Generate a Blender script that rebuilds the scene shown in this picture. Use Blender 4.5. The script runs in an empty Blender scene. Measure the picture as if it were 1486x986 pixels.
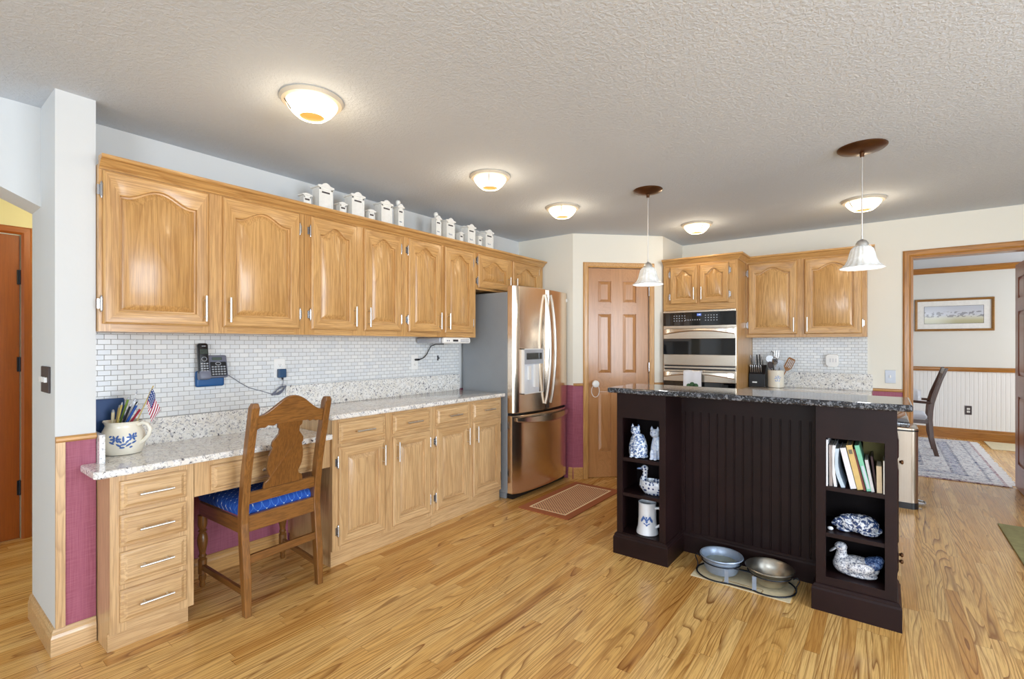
import bpy, bmesh, math, random
from math import sin, cos, pi, sqrt, atan2
from mathutils import Vector, Matrix, Euler
random.seed(7)
S = bpy.context.scene
C = S.collection

# ------------------------------------------------------------------ camera, world, lights, exposure
F_PX, W_PX, H_PX, HORIZON = 706.3, 1486.0, 986.0, 500.15
cam_d = bpy.data.cameras.new('camera')
cam_d.sensor_width = 36.0
cam_d.lens = 36.0 * F_PX / W_PX
cam_d.shift_y = (HORIZON - H_PX / 2) / W_PX
cam_d.clip_start = 0.05
cam = bpy.data.objects.new('camera', cam_d)
cam.location = (0, 0, 1.3366)
cam.rotation_euler = (pi / 2, 0, 0.6524)
C.objects.link(cam)
S.camera = cam
S.view_settings.view_transform = 'Standard'
S.view_settings.look = 'None'
S.view_settings.gamma = 1.0
S.view_settings.use_curve_mapping = False
S.view_settings.exposure = 0.15
S.cycles.max_bounces = 10
S.cycles.diffuse_bounces = 6
S.cycles.glossy_bounces = 4
S.cycles.sample_clamp_indirect = 6.0

world = bpy.data.worlds.new('daylight')
S.world = world
world.use_nodes = True
world.node_tree.nodes['Background'].inputs[0].default_value = (0.75, 0.87, 1.0, 1)
world.node_tree.nodes['Background'].inputs[1].default_value = 1.2

def area(name, loc, rot, sx, sy, power, col):
    l = bpy.data.lights.new(name, 'AREA')
    l.shape = 'RECTANGLE'; l.size = sx; l.size_y = sy
    l.energy = power; l.color = col
    o = bpy.data.objects.new(name, l)
    o.location = loc; o.rotation_euler = rot
    C.objects.link(o)
    return o
DAY = (0.80, 0.90, 1.0)
# daylight coming in through the windows behind the camera, the patio door on the right, the hall and an unseen window added for the dining room
area('rear_window_daylight', (-1.55, -2.86, 1.45), (pi / 2, 0, 0), 1.9, 1.5, 26, DAY)
area('rear_window_daylight', (1.2, -2.86, 1.45), (pi / 2, 0, 0), 1.9, 1.5, 125, DAY)
area('patio_door_daylight', (3.62, 1.2, 1.25), (pi / 2 - 0.30, 0, pi / 2), 2.4, 2.1, 190, DAY)
area('dining_fill_light', (3.47, 7.6, 1.4), (pi / 2, 0, pi / 2), 1.8, 1.5, 78, (0.93, 0.97, 1.0))  # unseen source, added to light the room beyond the doorway
area('hall_window_daylight', (-4.0, -2.86, 1.45), (pi / 2, 0, 0), 0.9, 1.5, 5, DAY)

def lamp(name, loc, power, col, r=0.04):
    l = bpy.data.lights.new(name, 'POINT')
    l.energy = power; l.color = col; l.shadow_soft_size = r
    o = bpy.data.objects.new(name, l); o.location = loc
    C.objects.link(o)
    return o
WARM = (1.0, 0.80, 0.55)

# ------------------------------------------------------------------ materials
def lin(r, g, b):
    f = lambda c: (c / 255) / 12.92 if c / 255 <= 0.04045 else ((c / 255 + 0.055) / 1.055) ** 2.4
    return (f(r), f(g), f(b), 1.0)

class NT:
    def __init__(s, name):
        s.m = bpy.data.materials.new(name); s.m.use_nodes = True
        s.t = s.m.node_tree; s.b = s.t.nodes['Principled BSDF']
    def n(s, typ, **kw):
        o = s.t.nodes.new(typ)
        for k, v in kw.items(): setattr(o, k, v)
        return o
    def l(s, a, b): s.t.links.new(a, b)
    def set(s, node, idx, v):
        if isinstance(v, bpy.types.NodeSocket): s.l(v, node.inputs[idx])
        else: node.inputs[idx].default_value = v
    def math(s, op, a, b=0.0, c=None):
        o = s.n('ShaderNodeMath', operation=op); s.set(o, 0, a); s.set(o, 1, b)
        if c is not None: s.set(o, 2, c)
        return o.outputs[0]
    def vmath(s, op, a, b):
        o = s.n('ShaderNodeVectorMath', operation=op); s.set(o, 0, a); s.set(o, 1, b)
        return o.outputs[0]
    def obj(s): return s.n('ShaderNodeTexCoord').outputs['Object']
    def noise(s, vec, scale, detail=2.0, rough=0.5, dist=0.0, col=False):
        o = s.n('ShaderNodeTexNoise'); s.l(vec, o.inputs['Vector'])
        o.inputs['Scale'].default_value = scale; o.inputs['Detail'].default_value = detail
        o.inputs['Roughness'].default_value = rough; o.inputs['Distortion'].default_value = dist
        return o.outputs['Color' if col else 'Fac']
    def ramp(s, fac, stops, interp='LINEAR'):
        o = s.n('ShaderNodeValToRGB'); s.l(fac, o.inputs[0]); r = o.color_ramp; r.interpolation = interp
        while len(r.elements) < len(stops): r.elements.new(0.5)
        for e, (p, c) in zip(r.elements, stops):
            e.position = p; e.color = c if len(c) == 4 else (*c, 1)
        return o.outputs[0]
    def mix(s, f, a, b, mode='MIX'):
        o = s.n('ShaderNodeMix', data_type='RGBA', blend_type=mode)
        s.set(o, 0, f); s.set(o, 6, a); s.set(o, 7, b)
        return o.outputs[2]
    def bump(s, h, strength=0.2, dist=0.01):
        o = s.n('ShaderNodeBump'); s.l(h, o.inputs['Height'])
        o.inputs['Strength'].default_value = strength; o.inputs['Distance'].default_value = dist
        s.l(o.outputs[0], s.b.inputs['Normal'])
    def base(s, c): s.set(s.b, 'Base Color', c)
    def done(s, rough=0.5, metal=0.0, spec=0.5, coat=0.0):
        s.b.inputs['Roughness'].default_value = rough
        s.b.inputs['Metallic'].default_value = metal
        s.b.inputs['Specular IOR Level'].default_value = spec
        s.b.inputs['Coat Weight'].default_value = coat
        s.b.inputs['Coat Roughness'].default_value = 0.15
        return s.m
G0 = (0, 0, 0, 1); G1 = (1, 1, 1, 1)

def plain(name, col, rough=0.5, metal=0.0, var=0.06, scale=8.0, spec=0.5, bump=0.0, coat=0.0, emit=None):
    t = NT(name); v = t.obj()
    n = t.noise(v, scale, 3)
    d = tuple(c * (1 - var) for c in col[:3]) + (1,); u = tuple(min(1, c * (1 + var)) for c in col[:3]) + (1,)
    t.base(t.ramp(n, [(0.3, d), (0.7, u)]))
    if bump: t.bump(t.noise(v, 180, 2), bump, 0.002)
    if emit:
        t.b.inputs['Emission Color'].default_value = (*emit[0], 1); t.b.inputs['Emission Strength'].default_value = emit[1]
    return t.done(rough, metal, spec, coat)

def wood(name, light, mid, dark, axis, rings=11.0, K=13.0, rough=0.32, stretch=0.075, amount=0.45, coat=0.25, pores=0.42):
    t = NT(name)
    r = t.math('MULTIPLY', t.n('ShaderNodeObjectInfo').outputs['Random'], 41.0)
    cb = t.n('ShaderNodeCombineXYZ'); t.l(r, cb.inputs[0]); t.l(r, cb.inputs[1]); t.l(t.math('MULTIPLY', r, 1.7), cb.inputs[2])
    v0 = t.vmath('ADD', t.obj(), cb.outputs[0])
    sc = [1.0, 1.0, 1.0]; sc[axis] = stretch
    v = t.vmath('MULTIPLY', v0, tuple(sc))
    n1 = t.noise(v, rings * 0.6, 1.5, 0.4, 0.3)
    sv = t.n('ShaderNodeSeparateXYZ'); t.l(v0, sv.inputs[0])
    o1, o2 = [i for i in range(3) if i != axis]
    cr = t.math('MULTIPLY', t.math('ADD', sv.outputs[o1], sv.outputs[o2]), K * 1.3)
    saw = t.math('FRACT', t.math('ADD', t.math('MULTIPLY', n1, K), cr))
    line = t.ramp(saw, [(0.0, G0), (0.08, G1), (0.20, (0.5, 0.5, 0.5, 1)), (0.5, G0), (1.0, G0)])
    line = t.math('MULTIPLY', line, t.ramp(t.noise(v, 4.0, 2), [(0.3, (0.4, 0.4, 0.4, 1)), (0.65, G1)]))
    sp = [1.0, 1.0, 1.0]; sp[axis] = 0.035
    vp = t.vmath('MULTIPLY', v0, tuple(sp))
    n2 = t.noise(vp, 160.0, 3, 0.6)
    n3 = t.noise(v, 2.6, 2)
    c = t.ramp(n3, [(0.3, light), (0.72, mid)])
    c = t.mix(t.math('MULTIPLY', line, amount), c, dark)
    c = t.mix(t.math('MULTIPLY', t.ramp(n2, [(0.42, G1), (0.55, G0)]), pores), c, dark)
    t.base(c)
    t.bump(n2, 0.06, 0.001)
    return t.done(rough, 0, 0.5, coat)

OAK = (lin(214, 170, 110), lin(192, 146, 86), lin(142, 96, 48))
oak = [wood('honey_oak_' + 'xyz'[i], *OAK, i) for i in range(3)]
OAK_LIT = (lin(216, 182, 136), lin(200, 162, 114), lin(152, 112, 70))  # same oak made paler: the light on the low cabinets put into the colour
oak_lit = [wood('pale_lit_oak_' + 'xyz'[i], *OAK_LIT, i) for i in range(3)]
TRIM = (lin(214, 166, 104), lin(196, 146, 84), lin(150, 104, 56))
trimw = [wood('trim_oak_' + 'xyz'[i], *TRIM, i, amount=0.35) for i in range(3)]
DTRIM = (lin(190, 132, 62), lin(168, 112, 48), lin(110, 68, 26))
dtrimw = [wood('dark_trim_' + 'xyz'[i], *DTRIM, i, amount=0.35) for i in range(3)]
pdoor = [wood('pantry_door_wood_' + 'xyz'[i], lin(196, 144, 94), lin(176, 124, 76), lin(136, 88, 48), i, rings=14, K=6, amount=0.28, pores=0.2, rough=0.28) for i in range(3)]
hdoor = [wood('hall_door_wood_' + 'xyz'[i], lin(176, 96, 30), lin(150, 76, 18), lin(110, 52, 12), i, rings=14, K=6, amount=0.25, pores=0.2, rough=0.35) for i in range(3)]
rdoor = [wood('red_door_wood_' + 'xyz'[i], lin(176, 116, 86), lin(152, 94, 68), lin(108, 58, 40), i, rings=14, K=6, amount=0.25, pores=0.2, rough=0.3) for i in range(3)]
chairw = [wood('chair_oak_' + 'xyz'[i], lin(146, 98, 48), lin(120, 76, 32), lin(72, 42, 16), i, amount=0.4, rough=0.33) for i in range(3)]
walnut = wood('walnut', lin(92, 58, 40), lin(70, 42, 30), lin(40, 22, 16), 2, amount=0.3)
frame_gold = wood('picture_frame_wood', lin(170, 122, 58), lin(140, 96, 40), lin(100, 64, 24), 0, amount=0.3)

def floor_mat():
    t = NT('oak_strip_floor'); v = t.obj()
    sp = t.n('ShaderNodeSeparateXYZ'); t.l(v, sp.inputs[0]); x, y = sp.outputs[0], sp.outputs[1]
    PW, PL = 0.0600, 1.15
    row = t.math('FLOOR', t.math('DIVIDE', x, PW))
    wn = t.n('ShaderNodeTexWhiteNoise', noise_dimensions='1D'); t.l(row, wn.inputs['W'])
    yy = t.math('DIVIDE', t.math('ADD', y, t.math('MULTIPLY', wn.outputs[0], 7.3)), PL)
    pid = t.math('FLOOR', yy)
    cb = t.n('ShaderNodeCombineXYZ'); t.l(row, cb.inputs[0]); t.l(pid, cb.inputs[1])
    w2 = t.n('ShaderNodeTexWhiteNoise', noise_dimensions='3D'); t.l(cb.outputs[0], w2.inputs['Vector'])
    off = t.vmath('MULTIPLY', w2.outputs['Color'], (13.0, 29.0, 17.0))
    vv = t.vmath('ADD', v, off)
    g = t.vmath('MULTIPLY', vv, (1.0, 0.085, 1.0))
    n1 = t.noise(g, 6.0, 1.8, 0.45, 0.6)
    sv = t.n('ShaderNodeSeparateXYZ'); t.l(vv, sv.inputs[0])
    sw = t.n('ShaderNodeSeparateXYZ'); t.l(w2.outputs['Color'], sw.inputs[0])
    fq = t.math('MULTIPLY_ADD', sw.outputs[2], 75.0, 4.0)
    saw = t.math('FRACT', t.math('ADD', t.math('MULTIPLY', n1, 15.0), t.math('MULTIPLY', sv.outputs[0], fq)))
    line = t.ramp(saw, [(0.0, G0), (0.06, G1), (0.16, (0.55, 0.55, 0.55, 1)), (0.42, G0), (1.0, G0)])
    line = t.math('MULTIPLY', line, t.ramp(t.noise(g, 3.0, 2), [(0.3, (0.35, 0.35, 0.35, 1)), (0.6, G1)]))
    p = t.vmath('MULTIPLY', vv, (1.0, 0.03, 1.0))
    n2 = t.noise(p, 170.0, 3, 0.6)
    w3 = t.n('ShaderNodeTexWhiteNoise', noise_dimensions='3D'); t.l(off, w3.inputs['Vector'])
    c = t.ramp(w3.outputs[0], [(0.0, lin(220, 170, 96)), (0.35, lin(236, 194, 124)), (0.7, lin(228, 180, 106)), (1.0, lin(200, 146, 76))])
    c = t.mix(t.math('MULTIPLY', line, t.math('MULTIPLY_ADD', sw.outputs[1], 0.35, 0.75)), c, lin(118, 66, 20))
    c = t.mix(t.math('MULTIPLY', t.ramp(n2, [(0.40, G1), (0.54, G0)]), 0.45), c, lin(150, 96, 40))
    fx = t.math('FRACT', t.math('DIVIDE', x, PW)); fy = t.math('FRACT', yy)
    gx = t.math('LESS_THAN', fx, 0.018); gy = t.math('LESS_THAN', fy, 0.0016)
    gap = t.math('MAXIMUM', gx, gy)
    c = t.mix(t.math('MULTIPLY', gap, 0.55), c, lin(96, 58, 24))
    t.base(c)
    rr = t.noise(v, 3.0, 2)
    t.l(t.math('MULTIPLY_ADD', rr, 0.10, 0.20), t.b.inputs['Roughness'])
    t.bump(t.math('MULTIPLY_ADD', gap, -1.0, t.math('MULTIPLY', n2, 0.15)), 0.12, 0.002)
    t.b.inputs['Coat Weight'].default_value = 0.15
    t.b.inputs['Coat Roughness'].default_value = 0.12
    return t.m
M_floor = floor_mat()

def ceiling_mat():
    t = NT('knockdown_ceiling'); v = t.obj()
    t.base(t.ramp(t.noise(v, 0.8, 2), [(0.3, lin(202, 211, 222)), (0.7, lin(207, 216, 227))]))
    a = t.noise(v, 62.0, 3, 0.6, 0.6)
    b = t.ramp(a, [(0.42, G0), (0.60, G1)])
    t.bump(b, 0.36, 0.004)
    return t.done(0.85, 0, 0.25)
M_ceil = ceiling_mat()

def wall_mat(name, col, bump=0.06):
    t = NT(name); v = t.obj()
    d = tuple(c * 0.97 for c in col[:3]) + (1,)
    t.base(t.ramp(t.noise(v, 1.2, 2), [(0.3, d), (0.7, col)]))
    t.bump(t.noise(v, 70.0, 3), bump, 0.004)
    return t.done(0.7, 0, 0.3)
M_wall = wall_mat('wall_paint', lin(232, 229, 218))
M_wallw = wall_mat('white_wall_paint', lin(214, 217, 218))
M_hall = wall_mat('hall_paint_lamplit', lin(232, 224, 178))  # yellow of the warm lamplight mixed into the wall colour
def maroon_mat():
    t = NT('maroon_wallpaper'); v = t.obj()
    a = t.noise(t.vmath('MULTIPLY', v, (90, 90, 3.0)), 3.0, 3)
    b = t.noise(t.vmath('MULTIPLY', v, (4, 4, 120.0)), 2.5, 3)
    w = t.math('MULTIPLY', t.math('ADD', a, b), 0.5)
    t.base(t.ramp(w, [(0.35, lin(144, 72, 94)), (0.65, lin(170, 98, 118))]))
    t.bump(w, 0.1, 0.002)
    return t.done(0.6)
M_maroon = maroon_mat()
def bead_mat(name, col, axis, pitch):
    t = NT(name); v = t.obj()
    sp = t.n('ShaderNodeSeparateXYZ'); t.l(v, sp.inputs[0])
    f = t.math('FRACT', t.math('DIVIDE', sp.outputs[axis], pitch))
    g = t.ramp(f, [(0.0, G0), (0.12, G1), (0.88, G1), (1.0, G0)])
    t.base(t.mix(t.math('MULTIPLY_ADD', g, -0.10, 0.10), col, tuple(c * 0.5 for c in col[:3]) + (1,)))
    t.bump(g, 0.6, 0.004)
    return t.done(0.55)
M_beadw = bead_mat('white_beadboard', lin(236, 236, 234), 0, 0.045)

def tile_mat(axis):
    t = NT('subway_mosaic_tile_' + 'xyz'[axis]); v = t.obj()
    sp = t.n('ShaderNodeSeparateXYZ'); t.l(v, sp.inputs[0])
    cb = t.n('ShaderNodeCombineXYZ'); t.l(sp.outputs[axis], cb.inputs[0]); t.l(sp.outputs[2], cb.inputs[1])
    br = t.n('ShaderNodeTexBrick'); t.l(cb.outputs[0], br.inputs['Vector'])
    br.offset = 0.5
    br.inputs['Scale'].default_value = 1.0
    br.inputs['Brick Width'].default_value = 0.0540; br.inputs['Row Height'].default_value = 0.0262
    br.inputs['Mortar Size'].default_value = 0.0014; br.inputs['Mortar Smooth'].default_value = 0.15
    br.inputs['Color1'].default_value = lin(232, 234, 234); br.inputs['Color2'].default_value = lin(218, 222, 226)
    br.inputs['Mortar'].default_value = lin(160, 160, 158)
    t.base(br.outputs['Color'])
    inv = t.math('SUBTRACT', 1.0, br.outputs['Fac'])
    t.bump(inv, 0.5, 0.002)
    t.l(t.math('MULTIPLY_ADD', br.outputs['Fac'], 0.5, 0.16), t.b.inputs['Roughness'])
    return t.m
M_tile_y = tile_mat(1); M_tile_x = tile_mat(0)

def granite(name, base, patch, fleck, dark, rough, f1=0.60, f2=0.66):
    t = NT(name); v = t.obj()
    a = t.noise(v, 22.0, 4, 0.6, 0.4)
    b = t.noise(v, 75.0, 3, 0.6, 0.8)
    b2 = t.noise(t.vmath('ADD', v, (5.0, 3.0, 1.0)), 60.0, 3, 0.65, 0.8)
    c = t.ramp(a, [(0.38, base), (0.62, patch)])
    c = t.mix(t.ramp(b, [(f1 - 0.05, G0), (f1, G1)]), c, fleck)
    c = t.mix(t.ramp(b2, [(f2 - 0.04, G0), (f2, G1)]), c, dark)
    t.base(c)
    return t.done(rough, 0, 0.5, 0.3)
M_gran = granite('cream_granite', lin(240, 239, 236), lin(226, 222, 214), lin(180, 180, 184), lin(84, 84, 94), 0.10, 0.60, 0.64)
M_gran_dk = granite('blue_black_granite', lin(28, 30, 36), lin(50, 52, 58), lin(112, 116, 124), lin(150, 150, 152), 0.06, 0.58, 0.68)

def steel(name, col, axis, rough=0.24):
    t = NT(name); v = t.obj()
    sc = [220.0, 220.0, 220.0]; sc[axis] = 2.0
    n = t.noise(t.vmath('MULTIPLY', v, tuple(sc)), 1.0, 3)
    t.base(t.ramp(n, [(0.3, tuple(c * 0.93 for c in col[:3]) + (1,)), (0.7, col)]))
    t.l(t.math('MULTIPLY_ADD', n, 0.10, rough - 0.05), t.b.inputs['Roughness'])
    t.b.inputs['Metallic'].default_value = 1.0
    return t.m
M_steel_z = steel('brushed_steel_vertical', lin(234, 216, 196), 2, 0.20)
M_steel_x = steel('brushed_steel_horizontal', lin(216, 206, 192), 0, 0.22)
M_nickel = steel('brushed_nickel', lin(226, 224, 220), 2, 0.36)
M_chrome = plain('polished_steel', lin(180, 180, 182), 0.24, 1.0, 0.03)
M_bowl2 = plain('dull_steel', lin(186, 182, 172), 0.33, 1.0, 0.05)
M_zinc = plain('zinc_grey', lin(150, 164, 184), 0.4, 0.4, 0.08, 30)
M_fridge_side = plain('grey_enamel', lin(140, 144, 148), 0.45, 0.0, 0.03)
M_black = plain('black_plastic', lin(22, 23, 27), 0.35, 0, 0.1)
M_blackgl = plain('black_glass', lin(12, 13, 16), 0.04, 0, 0.05, spec=0.7)
M_grey = plain('grey_plastic', lin(112, 116, 132), 0.4, 0, 0.05)
M_silver = plain('silver_plastic', lin(176, 180, 188), 0.35, 0.3, 0.05)
M_white = plain('white_plastic', lin(238, 238, 236), 0.4, 0, 0.02)
M_paintw = plain('white_paint', lin(236, 236, 232), 0.5, 0, 0.05, 30)
M_slot = plain('dark_slot', lin(70, 62, 64), 0.6, 0, 0.1)
M_letter = plain('blue_grey_lettering', lin(110, 122, 150), 0.6, 0, 0.05)
M_blue = plain('blue_plastic', lin(14, 78, 134), 0.4, 0, 0.06)
M_navy = plain('navy_folder', lin(16, 62, 118), 0.5, 0, 0.08)
M_esp = plain('espresso_paint', lin(33, 18, 18), 0.42, 0, 0.25, 5, spec=0.22)
M_espshade = plain('espresso_paint_shaded', lin(20, 12, 14), 0.6, 0, 0.12, 5, spec=0.15)  # same paint darkened, shade of the shelf recess put into the colour
M_bronze = plain('dark_bronze', lin(96, 62, 36), 0.3, 0.7, 0.12)
M_iron = plain('black_wire', lin(40, 44, 52), 0.45, 0.6, 0.1)
M_offwhite = plain('frosted_glass_fitting', lin(214, 206, 190), 0.4, 0.2, 0.03)
M_bowl_lit = plain('lit_frosted_glass', lin(255, 244, 222), 0.4, 0, 0.02, emit=((1.0, 0.84, 0.60), 3.2))
M_bowl_glow = plain('amber_bowl_glow', lin(150, 74, 20), 0.4, 0, 0.02, emit=((1.0, 0.42, 0.10), 0.35))  # orange glow of the bowl's inner wall put into the colour
def shade_mat():
    t = NT('alabaster_glass_lit'); v = t.obj()
    n = t.noise(v, 26.0, 3, 0.5, 1.0)
    c = t.ramp(n, [(0.35, lin(226, 226, 220)), (0.65, lin(246, 246, 244))]); t.base(c)
    t.l(c, t.b.inputs['Emission Color']); t.b.inputs['Emission Strength'].default_value = 0.06
    t.b.inputs['Transmission Weight'].default_value = 0.0
    return t.done(0.25, 0, 0.5, 0.3)
M_shade = shade_mat()
M_water = plain('water', lin(150, 160, 150), 0.03, 0, 0.03, spec=0.6)

def speckle(name, base, spot, scale, thr, mode='noise', rough=0.25):
    t = NT(name); v = t.obj()
    if mode == 'dots':
        vo = t.n('ShaderNodeTexVoronoi'); t.l(v, vo.inputs['Vector']); vo.inputs['Scale'].default_value = scale
        vo.inputs['Randomness'].default_value = 0.55
        f = t.ramp(vo.outputs['Distance'], [(thr - 0.05, G1), (thr, G0)])
    else:
        f = t.ramp(t.noise(v, scale, 3, 0.6, 0.6), [(thr - 0.05, G0), (thr + 0.03, G1)])
    t.base(t.mix(f, base, spot))
    return t.done(rough, 0, 0.5, 0.4)
M_cat = speckle('blue_sponge_glaze', lin(222, 232, 244), lin(74, 104, 156), 75, 0.50)
M_catp = speckle('pale_blue_glaze', lin(206, 220, 242), lin(170, 190, 226), 40, 0.55)
M_duckdots = speckle('blue_dotted_glaze', lin(216, 226, 240), lin(44, 66, 118), 48, 0.37, 'dots')
M_bunny = speckle('blue_mottled_glaze', lin(228, 234, 244), lin(40, 64, 112), 70, 0.49)
M_duckgrey = speckle('grey_speckled_glaze', lin(226, 228, 234), lin(128, 134, 152), 120, 0.53)
M_ducktail = speckle('blue_speckled_glaze', lin(120, 150, 200), lin(40, 66, 120), 120, 0.50)
M_ceramic = plain('pale_ceramic', lin(226, 230, 236), 0.25, 0, 0.03, coat=0.3)
M_cream = plain('cream_ceramic', lin(236, 230, 214), 0.25, 0, 0.03, coat=0.3)
M_motif = plain('blue_motif', lin(70, 104, 168), 0.4, 0, 0.15, 60)
M_motifl = plain('pale_blue_motif', lin(138, 162, 206), 0.4, 0, 0.15, 60)
def cushion_mat():
    t = NT('blue_diamond_fabric'); v = t.obj()
    sp = t.n('ShaderNodeSeparateXYZ'); t.l(v, sp.inputs[0])
    a = t.math('ADD', sp.outputs[0], t.math('MULTIPLY', sp.outputs[2], 0.8)); u1 = t.math('ADD', a, sp.outputs[1]); u2 = t.math('SUBTRACT', a, sp.outputs[1])
    def ln(u):
        f = t.math('FRACT', t.math('DIVIDE', u, 0.046)); return f
    f1, f2 = ln(u1), ln(u2)
    g1 = t.math('LESS_THAN', f1, 0.10); g2 = t.math('LESS_THAN', f2, 0.10)
    l_ = t.math('MAXIMUM', g1, g2); d1 = t.math('LESS_THAN', f1, 0.17); d2 = t.math('LESS_THAN', f2, 0.17)
    dot = t.math('MULTIPLY', d1, d2)
    c = t.mix(t.math('MULTIPLY', l_, 0.5), lin(20, 74, 168), lin(84, 140, 214))
    c = t.mix(dot, c, lin(206, 214, 222)); t.base(c)
    t.bump(t.noise(v, 400, 2), 0.15, 0.002)
    return t.done(0.8)
M_cushion = cushion_mat()
def kitchen_mat():
    t = NT('diamond_woven_mat'); v = t.obj()
    sp = t.n('ShaderNodeSeparateXYZ'); t.l(v, sp.inputs[0]); x, y = sp.outputs[0], sp.outputs[1]
    hx, hy = 0.237, 0.465
    ax, ay = t.math('ABSOLUTE', x), t.math('ABSOLUTE', y)
    inn = t.math('MINIMUM', t.math('SUBTRACT', hx, ax), t.math('SUBTRACT', hy, ay))   # distance to the edge
    p = 0.028
    a1 = t.math('PINGPONG', t.math('DIVIDE', t.math('ADD', x, y), p), 0.5); a2 = t.math('PINGPONG', t.math('DIVIDE', t.math('SUBTRACT', x, y), p), 0.5)
    chk = t.math('MAXIMUM', t.math('LESS_THAN', a1, 0.20), t.math('LESS_THAN', a2, 0.20))
    c = t.mix(chk, lin(96, 66, 64), lin(232, 184, 140))
    c = t.mix(t.math('LESS_THAN', inn, 0.078), c, lin(252, 232, 196))
    c = t.mix(t.math('LESS_THAN', inn, 0.064), c, lin(166, 96, 58)); t.base(c)
    t.bump(t.noise(v, 300, 2), 0.2, 0.002)
    return t.done(0.85)
M_kmat = kitchen_mat()
def persian():
    t = NT('persian_rug_pile'); v = t.obj()
    sp = t.n('ShaderNodeSeparateXYZ'); t.l(v, sp.inputs[0]); x, y = sp.outputs[0], sp.outputs[1]
    hx, hy = 0.99, 1.34
    inn = t.math('MINIMUM', t.math('SUBTRACT', hx, t.math('ABSOLUTE', x)), t.math('SUBTRACT', hy, t.math('ABSOLUTE', y)))
    vo = t.n('ShaderNodeTexVoronoi'); t.l(v, vo.inputs['Vector']); vo.inputs['Scale'].default_value = 17
    n = t.noise(v, 26, 3, 0.6, 0.8)
    fig = t.ramp(n, [(0.40, lin(84, 92, 124)), (0.46, lin(206, 206, 212)), (0.56, lin(226, 224, 222)), (0.64, lin(120, 128, 160))])
    fig = t.mix(t.ramp(vo.outputs['Distance'], [(0.14, G1), (0.2, G0)]), fig, lin(150, 96, 104))
    stripes = t.ramp(t.math('DIVIDE', inn, 0.62), [(0.0, lin(172, 112, 104)), (0.04, lin(222, 220, 220)), (0.16, lin(70, 76, 110)), (0.19, lin(224, 222, 222)), (0.40, lin(66, 72, 104)), (0.44, lin(150, 156, 182)), (0.56, lin(64, 70, 104)), (0.60, lin(224, 222, 222)), (0.93, lin(70, 76, 110)), (1.0, lin(210, 210, 216))], 'CONSTANT')
    t.base(t.mix(0.66, stripes, fig)); t.bump(t.noise(v, 200, 2), 0.2, 0.003)
    return t.done(0.95, 0, 0.2)
M_rug = persian()
M_fringe = plain('rug_fringe', lin(232, 232, 234), 0.9, 0, 0.08, 90)
M_beige = plain('beige_mat_cloth', lin(216, 202, 168), 0.85, 0, 0.08, 30)
M_bone = plain('brown_bone_print', lin(150, 118, 70), 0.8, 0, 0.05)
M_green_rug = plain('sage_green_rug', lin(150, 148, 104), 0.95, 0, 0.15, 20)
M_cloth = plain('white_cloth', lin(234, 236, 242), 0.8, 0, 0.03)
M_greenp = plain('green_print', lin(70, 108, 74), 0.8, 0, 0.1)
M_seatw = plain('pale_upholstery', lin(222, 226, 236), 0.8, 0, 0.05)
M_sky = None
def artwork():
    t = NT('landscape_print'); v = t.obj()
    sp = t.n('ShaderNodeSeparateXYZ'); t.l(v, sp.inputs[0]); x, z = sp.outputs[0], sp.outputs[2]
    h = t.math('ADD', z, t.math('MULTIPLY', t.noise(v, 6, 2), 0.03))
    c = t.ramp(t.math('MULTIPLY_ADD', h, 3.2, 0.5), [(0.0, lin(150, 152, 120)), (0.30, lin(190, 186, 150)), (0.42, lin(206, 206, 190)), (0.55, lin(206, 210, 220)), (1.0, lin(188, 194, 206))])
    n = t.noise(t.vmath('MULTIPLY', v, (1, 1, 1.6)), 17, 3)
    band = t.math('MULTIPLY', t.math('GREATER_THAN', n, 0.53), t.math('MULTIPLY', t.math('GREATER_THAN', z, -0.035), t.math('LESS_THAN', z, 0.045)))
    t.base(t.mix(t.math('MULTIPLY', band, 0.6), c, lin(96, 96, 104)))
    return t.done(0.15)
M_art = artwork()
def flag_mat():
    t = NT('flag_cloth'); v = t.obj()
    sp = t.n('ShaderNodeSeparateXYZ'); t.l(v, sp.inputs[0])
    return t
# ------------------------------------------------------------------ mesh helpers
WL = {}            # world location of every root
def obj(name, bm, mats, parent=None, smooth=None, bev=0.0):
    if not isinstance(mats, (list, tuple)): mats = [mats]
    bmesh.ops.recalc_face_normals(bm, faces=bm.faces)
    me = bpy.data.meshes.new(name)
    o = bpy.data.objects.new(name, me); C.objects.link(o)
    if parent is not None:
        o.parent = parent; loc = WL[parent]; WL[o] = loc
    else:
        co = [v.co for v in bm.verts]
        loc = Vector(((min(c.x for c in co) + max(c.x for c in co)) / 2, (min(c.y for c in co) + max(c.y for c in co)) / 2, min(c.z for c in co)))
        o.location = loc; WL[o] = loc
    for v in bm.verts: v.co -= loc
    if smooth is not None:
        for e in bm.edges:
            e.smooth = len(e.link_faces) == 2 and e.calc_face_angle(0) < smooth
        for f in bm.faces: f.smooth = True
    bm.to_mesh(me); bm.free()
    for m in mats: me.materials.append(m)
    if bev:
        md = o.modifiers.new('edge', 'BEVEL'); md.width = bev; md.segments = 2; md.limit_method = 'ANGLE'; md.angle_limit = 0.9
    return o
def tag(o, label, cat, group=None, kind=None):
    if label: o['label'] = label
    if cat: o['category'] = cat
    if group: o['group'] = group
    if kind: o['kind'] = kind
    return o
def thing(name, loc, label, cat, group=None, kind=None):
    o = bpy.data.objects.new(name, None); C.objects.link(o); o.location = loc; o.empty_display_size = 0.1
    WL[o] = Vector(loc); tag(o, label, cat, group, kind)
    return o
def struct(name, bm, mats, label=None, cat=None, smooth=None):
    o = obj(name, bm, mats, None, smooth); tag(o, label, cat, None, 'structure'); return o
def N(): return bmesh.new()
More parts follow.
